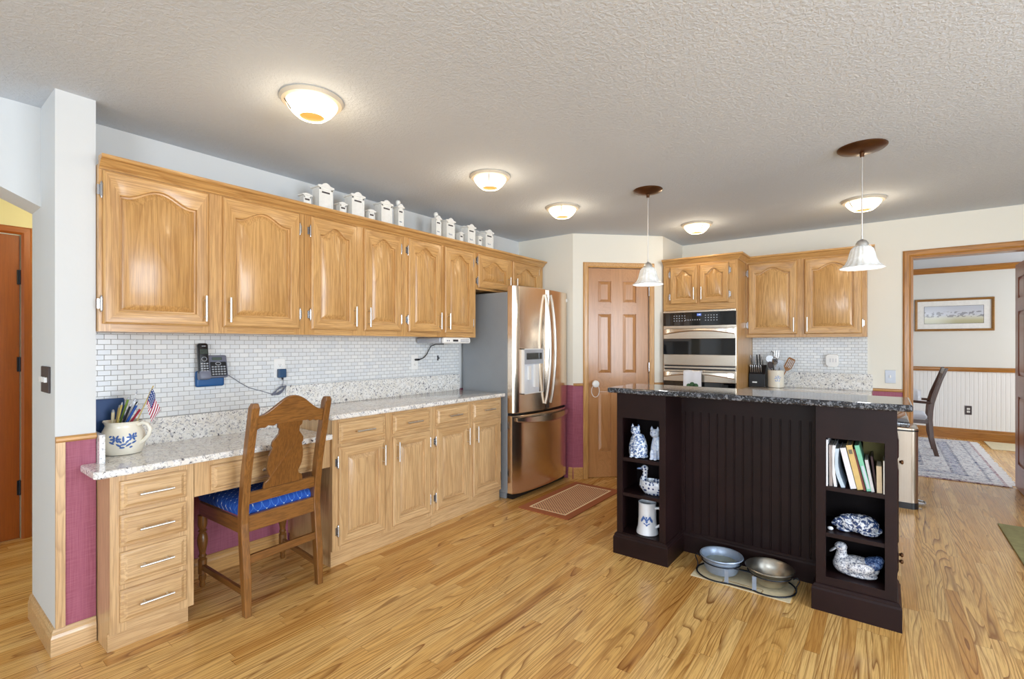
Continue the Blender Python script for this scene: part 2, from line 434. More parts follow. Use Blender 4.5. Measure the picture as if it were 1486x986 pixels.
def quad_faces(bm, vs, fs, mi=0):
    V = [bm.verts.new(v) for v in vs]
    for f in fs:
        fc = bm.faces.new([V[i] for i in f]); fc.material_index = mi
    return V
CUBE = [(0, 1, 3, 2), (4, 6, 7, 5), (0, 4, 5, 1), (2, 3, 7, 6), (0, 2, 6, 4), (1, 5, 7, 3)]
def box(bm, x0, x1, y0, y1, z0, z1, mi=0, M=None):
    vs = [(x, y, z) for x in (x0, x1) for y in (y0, y1) for z in (z0, z1)]
    if M is not None: vs = [M(*v) if callable(M) else M @ Vector(v) for v in vs]
    return quad_faces(bm, vs, CUBE, mi)
def bbox(bm, x0, x1, y0, y1, z0, z1, r, mi=0, M=None, seg=2):
    t = bmesh.new(); box(t, x0, x1, y0, y1, z0, z1, mi)
    bmesh.ops.recalc_face_normals(t, faces=t.faces)
    bmesh.ops.bevel(t, geom=list(t.edges), offset=r, segments=seg, affect='EDGES', profile=0.5)
    merge(bm, t, M, mi)
def merge(bm, t, M=None, mi=None):
    mp = {}
    for v in t.verts:
        co = v.co.copy()
        if M is not None: co = Vector(M(*co)) if callable(M) else M @ co
        mp[v] = bm.verts.new(co)
    for f in t.faces:
        try:
            fc = bm.faces.new([mp[v] for v in f.verts]); fc.material_index = f.material_index if mi is None else mi
        except ValueError: pass
    t.free()
def rings(bm, R, mi=0, cap0=True, cap1=True, closed=False, mis=None):
    """loft through rings of equally many points"""
    V = [[bm.verts.new(p) for p in r] for r in R]
    n = len(R[0]); last = len(R) if closed else len(R) - 1
    for i in range(last):
        a, b = V[i], V[(i + 1) % len(R)]
        for j in range(n):
            k = (j + 1) % n
            f = bm.faces.new((a[j], a[k], b[k], b[j])); f.material_index = mis(i, j) if mis else mi
    if not closed:
        if cap0: f = bm.faces.new(V[0][::-1]); f.material_index = mis(-1, 0) if mis else mi
        if cap1: f = bm.faces.new(V[-1]); f.material_index = mis(len(R), 0) if mis else mi
def lathe(bm, prof, c=(0, 0, 0), n=28, mi=0, M=None):
    """profile of (radius, z); closed top and bottom by tiny radius"""
    R = []
    for r, z in prof:
        r = max(r, 1e-4)
        ring = [Vector((r * cos(2 * pi * k / n), r * sin(2 * pi * k / n), z)) for k in range(n)]
        R.append([(M @ p if M is not None else p + Vector(c)) for p in ring])
    rings(bm, R, mi)
def tube(bm, pts, r, n=8, mi=0, closed=False, flat=None):
    pts = [Vector(p) for p in pts]; m = len(pts); R = []
    up = None
    for i, p in enumerate(pts):
        a = pts[(i - 1) % m] if (closed or i > 0) else p
        b = pts[(i + 1) % m] if (closed or i < m - 1) else p
        t = (b - a).normalized()
        if up is None:
            up = Vector((0, 0, 1)) if abs(t.z) < 0.9 else Vector((0, 1, 0))
        u = (up - t * up.dot(t)).normalized(); w = t.cross(u); up = u
        rr = r[i] if isinstance(r, (list, tuple)) else r
        fz = flat or 1.0
        R.append([p + (u * cos(2 * pi * k / n) * rr + w * sin(2 * pi * k / n) * rr * fz) for k in range(n)])
    rings(bm, R, mi, closed=closed)
def prism(bm, poly, f, d0, d1, mi=0):
    """polygon of (a, b) pushed from depth d0 to d1 through f(a, b, d)"""
    A = [bm.verts.new(f(a, b, d0)) for a, b in poly]; B = [bm.verts.new(f(a, b, d1)) for a, b in poly]
    n = len(poly)
    for fc in (bm.faces.new(A[::-1]), bm.faces.new(B)): fc.material_index = mi
    for i in range(n):
        k = (i + 1) % n
        fc = bm.faces.new((A[i], A[k], B[k], B[i])); fc.material_index = mi
def sweep(bm, path, prof, mi=0):
    """profile of (out, z) swept with mitres along an xy path; out is to the right of the path"""
    P = [Vector((p[0], p[1])) for p in path]; R = []
    for i, p in enumerate(P):
        d0 = (P[i] - P[i - 1]).normalized() if i else None
        d1 = (P[i + 1] - P[i]).normalized() if i < len(P) - 1 else None
        n0 = Vector((d0.y, -d0.x)) if d0 else None; n1 = Vector((d1.y, -d1.x)) if d1 else None
        if n0 and n1:
            m = (n0 + n1); m = m / max(m.dot(n0), 0.2)
        else: m = n0 or n1
        R.append([Vector((p.x + m.x * o, p.y + m.y * o, z)) for o, z in prof])
    rings(bm, R, mi)
def text_bm(bm, s, size, M, mi=0, depth=0.0006, shear=0.0):
    cu = bpy.data.curves.new('lettering', 'FONT'); cu.body = s; cu.size = size; cu.extrude = depth
    cu.align_x = 'CENTER'; cu.align_y = 'CENTER'; cu.shear = shear
    o = bpy.data.objects.new('lettering', cu); C.objects.link(o)
    dg = bpy.context.evaluated_depsgraph_get(); me = o.evaluated_get(dg).to_mesh()
    t = bmesh.new(); t.from_mesh(me); o.evaluated_get(dg).to_mesh_clear()
    merge(bm, t, M, mi)
    bpy.data.objects.remove(o); bpy.data.curves.remove(cu)
# frames: local (along, out, up) to world
def FL(x0): return lambda a, d, z: Vector((x0 + d, a, z))             # faces +x, along = y
def FB(y0): return lambda a, d, z: Vector((a, y0 - d, z))             # faces -y, along = x
PD = Vector((-2.455, 4.21, 0)); DS = Vector((1, 1, 0)).normalized(); DN = Vector((1, -1, 0)).normalized()
def FD(a, d, z): return PD + DS * a + DN * d + Vector((0, 0, z))        # pantry diagonal

# ------------------------------------------------------------------ room shell
XW, YB, ZC = -3.126, 5.485, 2.44
bm = N(); box(bm, -4.9, 3.5, -2.95, 9.45, -0.12, 0.0); struct('floor', bm, M_floor, 'oak strip floor running through the kitchen into the next rooms', 'floor')
bm = N(); box(bm, -4.9, 3.5, -2.95, 9.45, ZC, ZC + 0.12); struct('ceiling', bm, M_ceil, 'pale textured ceiling', 'ceiling')

def wall2(bm, x0, x1, y0, y1, zs=0.93):
    box(bm, x0, x1, y0, y1, 0, zs, 1); box(bm, x0, x1, y0, y1, zs, ZC, 0)
bm = N()
wall2(bm, -3.33, XW, 0.607, YB - 0.0005)
box(bm, -3.33, XW, 0.47, 0.607, 0, ZC, 0)
prism(bm, [(0.47, 1.978), (0.338, 2.042), (0.1, 2.13), (-0.3, 2.18), (-0.7, 2.13), (-0.94, 2.042), (-1.08, 1.978), (-1.08, ZC), (0.47, ZC)], lambda a, b, d: Vector((d, a, b)), -3.33, XW, 0)
box(bm, -3.33, XW, -2.95, -1.08, 0, ZC, 0)
struct('wall_left', bm, [M_wallw, M_maroon], 'white left wall behind the long cabinet run, ending in a column', 'wall')
bm = N(); box(bm, XW, -2.834, 0.47, 0.607, 0, ZC, 0); struct('wall_column', bm, M_wallw, 'white boxed out column ending the left wall', 'column')
bm = N(); box(bm, -2.834, -2.829, 0.502, 0.6065, 0.1125, 0.915); struct('trim_1', bm, M_maroon, 'maroon wallpapered panel low on the column beside the desk', 'panel')
bm = N(); box(bm, -2.834, -2.822, 0.4705, 0.502, 0.1125, 0.915); struct('trim_2', bm, oak_lit[2], 'upright oak corner strip edging the maroon panel on the column', 'trim')
bm = N(); sweep(bm, [(-2.834, 0.4705), (-2.834, 0.6065)], [(0, 0.912), (0.012, 0.912), (0.02, 0.92), (0.02, 0.93), (0.012, 0.938), (0, 0.938)]); struct('trim_3', bm, trimw[1], 'short oak chair rail on the column above the maroon panel', 'trim')

bm = N()                                                             # pantry enclosure
def dbox(bm, a0, a1, d0, d1, z0, z1, mi): box(bm, a0, a1, d0, d1, z0, z1, mi, FD)
for z0, z1, mi in ((0, 0.93, 1), (0.93, ZC, 0)):
    box(bm, XW, -2.455, 4.21, 4.30, z0, z1, mi)
    dbox(bm, 0, 0.15, -0.09, 0, z0, z1, mi); dbox(bm, 0.80, 0.9405, -0.09, 0, z0, z1, mi)
    box(bm, -1.88, -1.79, 4.876, YB, z0, z1, mi)
dbox(bm, 0.15, 0.80, -0.09, 0, 2.11, ZC, 0)
struct('wall_pantry', bm, [M_wall, M_maroon], 'angled corner wall around the pantry door, maroon below the rail', 'wall')

bm = N()                                                             # back wall with the dining doorway
wall2(bm, -3.33, 0.188, YB, 5.6); wall2(bm, 1.03, 3.5, YB, 5.6); box(bm, 0.188, 1.03, YB, 5.6, 2.10, ZC, 0)
struct('wall_back', bm, [M_wall, M_maroon], 'cream back wall with the dining room doorway', 'wall')

def wall_with_holes(bm, f, a0, a1, holes, t):
    """holes: (a0, a1, z0, z1), sorted"""
    x = a0
    for h in holes:
        box(bm, x, h[0], 0, t, 0, ZC, 0, f); box(bm, h[0], h[1], 0, t, 0, h[2], 0, f); box(bm, h[0], h[1], 0, t, h[3], ZC, 0, f); x = h[1]
    box(bm, x, a1, 0, t, 0, ZC, 0, f)
bm = N(); wall_with_holes(bm, lambda a, d, z: Vector((a, -2.8 - d, z)), -4.9, 3.5, [(-4.45, -3.55, 0.7, 2.2), (-2.5, -0.6, 0.7, 2.2), (0.25, 2.15, 0.7, 2.2)], 0.13)
struct('wall_rear', bm, M_wallw, 'white wall behind the viewer with windows', 'wall')
bm = N(); wall_with_holes(bm, lambda a, d, z: Vector((3.4 + d, a, z)), -2.95, 9.45, [(0.0, 2.4, 0.02, 2.2), (6.7, 8.5, 0.65, 2.15)], 0.13)
struct('wall_right', bm, M_wallw, 'white wall on the far right with a patio door', 'wall')
bm = N()
box(bm, -4.85, -4.72, -2.95, -0.26, 0, ZC); box(bm, -4.85, -4.72, 0.61, 1.5, 0, ZC); box(bm, -4.85, -4.72, -0.26, 0.61, 2.10, ZC)
box(bm, -4.85, -3.33, 1.5, 1.6, 0, ZC)
struct('wall_hall', bm, M_hall, 'hall wall around the brown door, yellowed as if by warm lamplight', 'wall')
bm = N(); box(bm, -1.6, 3.5, 9.32, 9.45, 0.96, ZC, 0); box(bm, -1.6, 3.5, 9.32, 9.45, 0, 0.96, 1); box(bm, -1.6, -1.5, 5.6, 9.32, 0, ZC, 0)
struct('wall_dining', bm, [wall_mat('dining_paint', lin(228, 228, 222)), M_beadw], 'white dining room wall with beadboard below the rail', 'wall')
def window(name, f, a0, a1, z0, z1, nm):
    bm = N(); w = 0.05
    for q in ((a0, a0 + w, z0, z1), (a1 - w, a1, z0, z1), (a0, a1, z0, z0 + w), (a0, a1, z1 - w, z1)) + tuple((a0 + (a1 - a0) * k / nm - 0.02, a0 + (a1 - a0) * k / nm + 0.02, z0, z1) for k in range(1, nm)):
        box(bm, q[0], q[1], 0.02, 0.06, q[2], q[3], 0, f)
    struct(name, bm, M_paintw, 'white window frame behind or beside the viewer', 'window')
fr_ = lambda a, d, z: Vector((a, -2.8 - d, z)); fs_ = lambda a, d, z: Vector((3.4 + d, a, z))
window('window_1', fr_, -2.5, -0.6, 0.7, 2.2, 2); window('window_2', fr_, 0.25, 2.15, 0.7, 2.2, 2); window('window_3', fr_, -4.45, -3.55, 0.7, 2.2, 1)
window('window_4', fs_, 0.0, 2.4, 0.02, 2.2, 2); window('window_5', fs_, 6.7, 8.5, 0.65, 2.15, 2)  # the last one is an unseen dining room window added for light

# skirting boards and rails
BASEP = [(0, 0), (0.016, 0), (0.016, 0.075), (0.012, 0.088), (0.012, 0.098), (0.006, 0.110), (0, 0.112)]
def skirting(name, path, mats, label, prof=BASEP):
    bm = N(); sweep(bm, path, prof); return struct(name, bm, mats, label, 'skirting board')
skirting('baseboard_left', [(-3.328, 0.47), (-2.834, 0.47), (-2.834, 0.6065)][::-1][::-1], oak_lit[1], 'moulded oak skirting around the foot of the column')
skirting('baseboard_desk', [(-3.126, 0.93), (-3.126, 1.64)], trimw[1], 'oak skirting board on the maroon wall under the desk')
bm = N(); sweep(bm, [tuple(FD(0.004, 0, 0))[:2], tuple(FD(0.10, 0, 0))[:2]], BASEP); sweep(bm, [(-2.5, 4.21), (-2.456, 4.21)], BASEP)
struct('baseboard_pantry', bm, trimw[0], 'short oak skirting between refrigerator and pantry door', 'skirting board')
skirting('baseboard_back', [(0.23, YB), (0.24, YB)], trimw[0], 'oak skirting beside the doorway') if False else None
skirting('baseboard_dining', [(-1.5, 9.32), (3.4, 9.32)], dtrimw[0], 'tall oak skirting board along the dining room wall', [(0, 0), (0.02, 0), (0.02, 0.10), (0.014, 0.12), (0.014, 0.135), (0, 0.15)])
RAILP = lambda z: [(0, z - 0.026), (0.012, z - 0.026), (0.02, z - 0.016), (0.02, z - 0.006), (0.026, z), (0, z)]
bm = N(); sweep(bm, [tuple(FD(0.004, 0, 0))[:2], tuple(FD(0.10, 0, 0))[:2]], RAILP(0.95)); struct('trim_4', bm, trimw[0], 'short oak chair rail between refrigerator and pantry door', 'trim')
bm = N(); sweep(bm, [(-0.078, YB), (0.132, YB)], RAILP(0.942)); struct('trim_5', bm, trimw[0], 'short oak chair rail left of the dining doorway under the light switch', 'trim')
bm = N(); sweep(bm, [tuple(FD(0.842, 0, 0))[:2], tuple(FD(0.9395, 0, 0))[:2]], RAILP(0.95)); struct('trim_6', bm, trimw[0], 'short oak chair rail between pantry door and ovens', 'trim')
bm = N(); sweep(bm, [(-1.5, 9.32), (3.4, 9.32)], RAILP(1.0) if False else [(0, 0.955), (0.02, 0.955), (0.03, 0.98), (0.03, 1.0), (0.02, 1.015), (0, 1.015)]); struct('trim_7', bm, dtrimw[0], 'oak chair rail across the dining room wall', 'trim')
bm = N(); sweep(bm, [(-1.5, 9.32), (3.4, 9.32)], [(0, 2.36), (0.015, 2.36), (0.03, 2.39), (0.05, 2.42), (0.05, 2.4395), (0, 2.4395)]); struct('trim_8', bm, dtrimw[0], 'oak crown strip at the top of the dining room wall', 'trim')
def casing(name, f, a0, a1, ztop, w, mats3, al, label, left=True, right=True):
    """moulded casing around an opening a0..a1; boards of width w outside it"""
    bm = N(); P = [(0, 0), (0.012, 0), (0.020, 0.25), (0.020, 0.8), (0.010, 1.0), (0, 1.0)]
    def board(pa, pb, mi):
        R = []
        for (a, z, oa, oz) in (pa, pb): R.append([f(a + oa * q * w, d, z + oz * q * w) for d, q in P])
        rings(bm, R, mi)
    if left: board((a0, 0, -1, 0), (a0, ztop, -1, 1), 0)
    if right: board((a1, 0, 1, 0), (a1, ztop, 1, 1), 0)
    board((a0, ztop, -1 if left else 0, 1), (a1, ztop, 1 if right else 0, 1), 1)
    return struct(name, bm, [mats3[2], mats3[al]], label, 'door frame')
casing('trim_9', FB(YB), 0.188, 1.03, 2.10, 0.055, dtrimw, 0, 'oak casing around the dining room doorway')
casing('trim_10', FD, 0.156, 0.794, 2.105, 0.052, trimw, 0, 'oak casing around the angled pantry door')
casing('trim_11', FL(-4.72), -0.26, 0.61, 2.09, 0.054, hdoor, 1, 'brown wooden casing around the hall door')
bm = N()                                                             # doorway jamb linings
box(bm, 0.188, 0.204, YB, 5.6, 0, 2.10, 0); box(bm, 1.014, 1.03, YB, 5.6, 0, 2.10, 0); box(bm, 0.204, 1.014, YB, 5.6, 2.084, 2.10, 1)
struct('trim_12', bm, [dtrimw[2], dtrimw[0]], 'oak jamb lining inside the dining room doorway', 'door frame')

# ------------------------------------------------------------------ panelled doors
def ring_pts(f, x0, x1, z0, z1, d, ah=0.0, K=16):
    xm, hw = (x0 + x1) / 2, (x1 - x0) / 2
    P = [f(x0, d, z0), f(x1, d, z0)]
    for k in range(K + 1):
        t = 1 - 2 * k / K
        b = (0.5 + 0.5 * cos(pi * min(1, abs(t) / 0.84))) ** 0.85 if ah else 0
        P.append(f(xm + hw * t, d, z1 - ah + ah * b))
    return P
def panel_bm(f, x0, x1, z0, z1, th, fw, ah, rail_axis=1, K=16, fb=None):
    """raised-panel door leaf; material 0 stile, 1 rail, 2 panel"""
    bm = N(); fb = fb or fw
    a0, a1, c0, c1 = x0 + fw, x1 - fw, z0 + fb, z1 - fw * (0.85 if ah else 1)
    rp = lambda i, d: ring_pts(f, x0 + i, x1 - i, z0 + i, z1 - i, d, 0, K)
    ar = lambda i, d: ring_pts(f, a0 + i, a1 - i, c0 + i, c1 - i, d, ah, K)
    R = [rp(0, 0), rp(0, th * 0.55), rp(0.004, th * 0.85), rp(0.009, th), ar(0, th), ar(0.004, th - 0.002), ar(0.006, th - 0.015), ar(0.013, th - 0.016), ar(0.042, th - 0.001)]
    def mis(i, j):
        if i >= 7 or i == -1: return 0 if i == -1 else 2
        return 1 if (j == 0 or 2 <= j <= K + 1) else 0
    rings(bm, R, mis=mis)
    return bm
def drawer_bm(f, x0, x1, z0, z1, th):
    bm = N(); rp = lambda i, d: ring_pts(f, x0 + i, x1 - i, z0 + i, z1 - i, d, 0, 1)
    rings(bm, [rp(0, 0), rp(0, th * 0.5), rp(0.003, th * 0.62), rp(0.012, th * 0.66), rp(0.024, th), ])
    return bm
def pull(parent, f, a, z, L, vert, d0):
    bm = N(); dir_ = (lambda t: f(a, d0 + 0.030, z + t)) if vert else (lambda t: f(a + t, d0 + 0.030, z))
    tube(bm, [dir_(-L / 2), dir_(L / 2)], 0.0058, 10)
    for s in (-1, 1):
        t = s * L * 0.33
        tube(bm, [f(a + (0 if vert else t), d0 - 0.001, z + (t if vert else 0)), dir_(t)], 0.0042, 8)
    return tag(obj('bar_pull', bm, M_nickel, parent, 0.7), 'brushed nickel bar pull', None)
def hinge(parent, f, a, z, side, d0):
    """plate on the face frame beside the leaf edge a; side = -1 left, +1 right"""
    bm = N(); h = 0.030
    box(bm, min(a + side * 0.004, a + side * 0.019), max(a + side * 0.004, a + side * 0.019), d0 - 0.001, d0 + 0.004, z - h * 0.75, z + h * 0.75, 0, f)
    tube(bm, [f(a + side * 0.004, d0 + 0.010, z - h), f(a + side * 0.004, d0 + 0.010, z + h)], 0.0058, 8)
    for s in (-1, 1): tube(bm, [f(a + side * 0.004, d0 + 0.010, z + s * h), f(a + side * 0.004, d0 + 0.010, z + s * (h + 0.008))], [0.004, 0.0025], 8)
    return tag(obj('hinge', bm, M_chrome, parent, 0.7), 'chrome hinge', None)
def cab_door(parent, f, x0, x1, z0, z1, ah, wd, rail_axis, hside, pz, d0=0.0, PL=0.13, fw=0.055):
    th = 0.021
    ff = lambda a, d, z: f(a, d + d0, z)
    o = obj('door', panel_bm(ff, x0, x1, z0, z1, th, fw, ah), [wd[2], wd[rail_axis], wd[2]], parent, 0.5)
    pa = (x1 - 0.025) if hside < 0 else (x0 + 0.025)
    pull(o, ff, pa, pz, PL, True, th)
    a = x0 if hside < 0 else x1
    hh = min(0.09, (z1 - z0) * 0.2)
    for z in (z0 + hh, z1 - hh): hinge(o, ff, a, z, hside, 0)
    return o
def cab_drawer(parent, f, x0, x1, z0, z1, wd, rail_axis, d0=0.0, PL=0.13):
    ff = lambda a, d, z: f(a, d + d0, z); th = 0.021
    o = obj('drawer', drawer_bm(ff, x0, x1, z0, z1, th), wd[rail_axis], parent, 0.3)
    pull(o, ff, (x0 + x1) / 2, (z0 + z1) / 2, PL, False, th)
    return o
def frame_bm(f, a0, a1, z0, z1, stiles, rails, t=0.019):
    """face frame; stiles (a0,a1), rails (z0,z1[,a0,a1])"""
    bm = N()
    for s in stiles: box(bm, s[0], s[1], -t, 0, z0, z1, 0, f)
    for r in rails:
        segs = [a0] + [v for s in sorted(stiles) for v in s] + [a1]
        edges = sorted(stiles)
        for i in range(len(edges) - 1):
            b0, b1 = edges[i][1], edges[i + 1][0]
            if len(r) > 2 and not (r[2] <= (b0 + b1) / 2 <= r[3]): continue
            box(bm, b0, b1, -t + 0.0003, -0.0003, r[0], r[1], 1, f)
    return bm

# ---------------- upper cabinets along the left wall
UX = -2.80; ff = FL(UX)
def upper_unit(y0, y1, z0, doors, stiles, label, ah, pz=1.52, PL=0.13):
    t = thing('upper_cabinet', (XW + 0.1, (y0 + y1) / 2, z0), label, 'cabinet', 'oak wall cabinets along the left wall')
    bm = N(); box(bm, XW + 0.001, UX - 0.0195, y0, y1, z0, 2.138); obj('carcass', bm, [oak[2]], t)
    obj('face_frame', frame_bm(ff, y0, y1, z0, 2.138, stiles, [(z0, z0 + 0.045), (2.085, 2.138)]), [oak[2], oak[1]], t)
    for (a, b, hs) in doors:
        cab_door(t, ff, a, b, z0 + (0.034 if z0 < 1.5 else 0.016), 2.123, ah, oak, 1, hs, pz, PL=PL)
    return t
upper_unit(0.609, 1.584, 1.396, [(0.622, 1.055, -1), (1.122, 1.548, 1)], [(0.609, 0.655), (1.03, 1.147), (1.52, 1.584)], 'widest oak wall cabinet, two arched doors, above the desk beside the column', 0.052)
upper_unit(1.586, 2.354, 1.396, [(1.623, 1.947, -1), (2.006, 2.322, 1)], [(1.586, 1.65), (1.92, 2.03), (2.295, 2.354)], 'middle oak wall cabinet, two narrower arched doors, between the widest one and the radio one', 0.052)
upper_unit(2.356, 3.146, 1.396, [(2.392, 2.720, -1), (2.766, 3.105, 1)], [(2.356, 2.42), (2.69, 2.79), (3.08, 3.146)], 'oak wall cabinet with two narrow arched doors above the white radio, next to the refrigerator', 0.052)
upper_unit(3.148, 4.185, 1.812, [(3.168, 3.607, -1), (3.662, 4.100, 1)], [(3.148, 3.19), (3.58, 3.69), (4.08, 4.185)], 'short oak cabinet with two small arched doors above the refrigerator', 0.06, pz=1.905, PL=0.11)
CROWN = [(0.0006, 2.128), (0.006, 2.128), (0.010, 2.136), (0.020, 2.142), (0.026, 2.150), (0.040, 2.164), (0.052, 2.168), (0.056, 2.174), (0.056, 2.184), (0.0006, 2.184)]
bm = N(); sweep(bm, [(XW + 0.3, 0.6085), (UX, 0.6085), (UX, 4.185)][1:], CROWN)
bmc = bm
tag(obj('crown_moulding', bmc, oak[1], None, 0.4), 'long oak crown moulding along the top of the left wall cabinets', 'moulding')
bm = N(); box(bm, XW + 0.001, UX - 0.001, 0.609, 4.185, 2.1385, 2.150)
tag(obj('cabinet_top_board', bm, oak[1]), 'flat oak board closing the top of the left wall cabinets', 'board')

# ---------------- base units along the left wall
BX = -2.612; ff = FL(BX)
def base_unit(y0, y1, stiles, doors, drawers, label):
    t = thing('base_cabinet', (XW + 0.25, (y0 + y1) / 2, 0), label, 'cabinet', 'oak base cabinets left of the refrigerator')
    bm = N(); box(bm, XW + 0.001, BX - 0.0195, y0, y1, 0.095, 0.885); box(bm, XW + 0.02, BX - 0.035, y0, y1, 0.0, 0.0945)
    obj('carcass', bm, oak_lit[2], t)
    bm = N(); box(bm, BX - 0.0345, BX - 0.018, y0, y1, 0.0, 0.0945); obj('toe_board', bm, oak_lit[1], t)
    obj('face_frame', frame_bm(ff, y0, y1, 0.095, 0.885, stiles, [(0.095, 0.15), (0.69, 0.762), (0.845, 0.885)]), [oak_lit[2], oak_lit[1]], t)
    for a, b, hs in doors: cab_door(t, ff, a, b, 0.122, 0.716, 0, oak_lit, 1, hs, 0.62, fw=0.052)
    for a, b in drawers: cab_drawer(t, ff, a, b, 0.738, 0.866, oak_lit, 1)
    return t
base_unit(1.655, 2.464, [(1.655, 1.72), (2.01, 2.12), (2.41, 2.464)], [(1.692, 2.032, -1), (2.098, 2.432, 1)], [(1.692, 2.032), (2.098, 2.432)], 'oak base cabinet with two doors and two drawers, nearer the desk chair')
base_unit(2.466, 3.262, [(2.466, 2.52), (2.82, 2.91), (3.22, 3.262)], [(2.495, 2.840, -1), (2.892, 3.240, 1)], [(2.495, 2.840), (2.892, 3.240)], 'oak base cabinet with two doors and two drawers, against the refrigerator')
# desk pedestal
DX = -2.636; ff = FL(DX)
t = thing('drawer_pedestal', (XW + 0.25, 0.77, 0), 'oak desk pedestal with four stacked drawers beside the maroon panel', 'drawer cabinet')
bm = N(); box(bm, XW + 0.001, DX - 0.0195, 0.6105, 0.930, 0.085, 0.768); box(bm, XW + 0.02, DX - 0.05, 0.6105, 0.918, 0.0, 0.0845); obj('carcass', bm, oak_lit[2], t)
bm = N(); box(bm, DX - 0.0495, DX - 0.034, 0.6105, 0.918, 0.0, 0.0845); obj('toe_board', bm, oak_lit[1], t)
obj('face_frame', frame_bm(ff, 0.6105, 0.930, 0.085, 0.768, [(0.6105, 0.67), (0.87, 0.930)], [(0.085, 0.15), (0.24, 0.31), (0.41, 0.48), (0.57, 0.64), (0.725, 0.768)]), [oak_lit[2], oak_lit[1]], t)
for z0, z1 in ((0.128, 0.268), (0.292, 0.432), (0.456, 0.594), (0.616, 0.742)): cab_drawer(t, ff, 0.644, 0.896, z0, z1, oak_lit, 1)
t = thing('desk_apron', (XW + 0.3, 1.29, 0.61), 'oak desk apron with one wide drawer above the chair seat', 'drawer')
obj('face_frame', frame_bm(ff, 0.932, 1.6535, 0.602, 0.768, [(0.932, 1.02), (1.575, 1.6535)], [(0.602, 0.63), (0.725, 0.768)]), [oak_lit[2], oak_lit[1]], t)
bm = N(); box(bm, DX - 0.40, DX - 0.0195, 1.0, 1.60, 0.63, 0.74); obj('drawer_box', bm, oak_lit[1], t)
cab_drawer(t, ff, 1.002, 1.595, 0.616, 0.742, oak_lit, 1)

# worktops
def slab_top(bm, x0, x1, y0, y1, z0, z1, r=0.010, mi=0):
    bbox(bm, x0, x1, y0, y1, z0, z1, r, mi, None, 3)
t = thing('desk_worktop', (XW + 0.3, 1.1, 0.77), 'lower cream granite desk top under the telephone', 'worktop')
bm = N(); z0, z1 = 0.7695, 0.802
prism(bm, [(XW + 0.001, 0.6085), (-2.832, 0.6085), (-2.832, 0.552), (-2.618, 0.552), (-2.602, 0.566), (-2.602, 1.6535), (XW + 0.001, 1.6535)], lambda a, b, d: Vector((a, b, d)), z0, z1)
obj('slab', bm, M_gran, t, None, 0.007)
bm = N(); box(bm, XW + 0.001, XW + 0.021, 0.609, 1.6315, 0.8022, 0.940); box(bm, XW + 0.0215, -2.785, 0.609, 0.629, 0.8022, 0.930); obj('splashback', bm, M_gran, t)
t = thing('kitchen_worktop', (XW + 0.3, 2.45, 0.886), 'higher cream granite worktop left of the refrigerator', 'worktop')
bm = N(); slab_top(bm, XW + 0.001, -2.582, 1.632, 3.292, 0.886, 0.919); obj('slab', bm, M_gran, t, 0.6)
bm = N(); box(bm, XW + 0.001, XW + 0.021, 1.632, 3.272, 0.9192, 1.065); obj('splashback', bm, M_gran, t)
# tiled splashbacks belong to the walls
wl = bpy.data.objects['wall_left']; wb = bpy.data.objects['wall_back']
bm = N(); box(bm, XW, XW + 0.008, 0.6075, 1.6315, 0.941, 1.3955); box(bm, XW, XW + 0.008, 1.6315, 3.275, 1.066, 1.3955)
tag(obj('tile_splashback', bm, M_tile_y, wl), 'small white brick mosaic tiles', None)
bm = N(); box(bm, -1.073, -0.118, YB - 0.008, YB, 1.066, 1.4035); tag(obj('tile_splashback', bm, M_tile_x, wb), 'small white brick mosaic tiles', None)

# ------------------------------------------------------------------ refrigerator
t = thing('refrigerator', (-2.8, 3.745, 0), 'stainless steel french door refrigerator with ice dispenser and bottom freezer', 'refrigerator')
bm = N(); box(bm, XW + 0.03, -2.575, 3.302, 4.188, 0.05, 1.790); box(bm, XW + 0.03, -2.60, 3.31, 4.18, 0.0, 0.0495)
obj('body', bm, M_fridge_side, t, None, 0.006)
def bulge(y): return -2.500 + 0.045 * (1 - ((y - 3.745) / 0.445) ** 2)
def fdoor(y0, y1, z0, z1, hole=None):
    bm = N(); K = 14
    def ring(z, ins):
        ys = [y0 + ins + (y1 - y0 - 2 * ins) * k / K for k in range(K + 1)]
        front = []
        for i, y in enumerate(ys):
            e = min(y - y0 - ins, y1 - ins - y); r = 0.022
            q = max(0.0, 1 - e / r)
            front.append(Vector((bulge(y) - ins - (0.0 if e > r else r * (1 - sqrt(max(0, 1 - q * q)))), y, z)))
        return [Vector((-2.570, ys[0], z))] + front + [Vector((-2.570, ys[-1], z))]
    rings(bm, [ring(z0, 0.003), ring(z0 + 0.004, 0), ring(z1 - 0.004, 0), ring(z1, 0.003)])
    return bm
dl = obj('door', fdoor(3.302, 3.7425, 0.745, 1.842), M_steel_z, t, 0.6)
dr = obj('door', fdoor(3.7475, 4.188, 0.745, 1.842), M_steel_z, t, 0.6)
dz = obj('freezer_drawer', fdoor(3.302, 4.188, 0.055, 0.722), M_steel_z, t, 0.6)
bm = N(); box(bm, -2.572, -2.53, 3.31, 4.18, 0.7235, 0.7435); obj('gasket', bm, M_black, t)
bm = N(); box(bm, -2.60, -2.535, 3.33, 4.17, 0.004, 0.046); obj('kick_grille', bm, M_black, t)
for y in (3.335, 4.15):
    bm = N(); bbox(bm, -2.66, -2.52, y - 0.03, y + 0.03, 1.8155 if False else 1.8155, 1.838, 0.004); 
    bm.free()
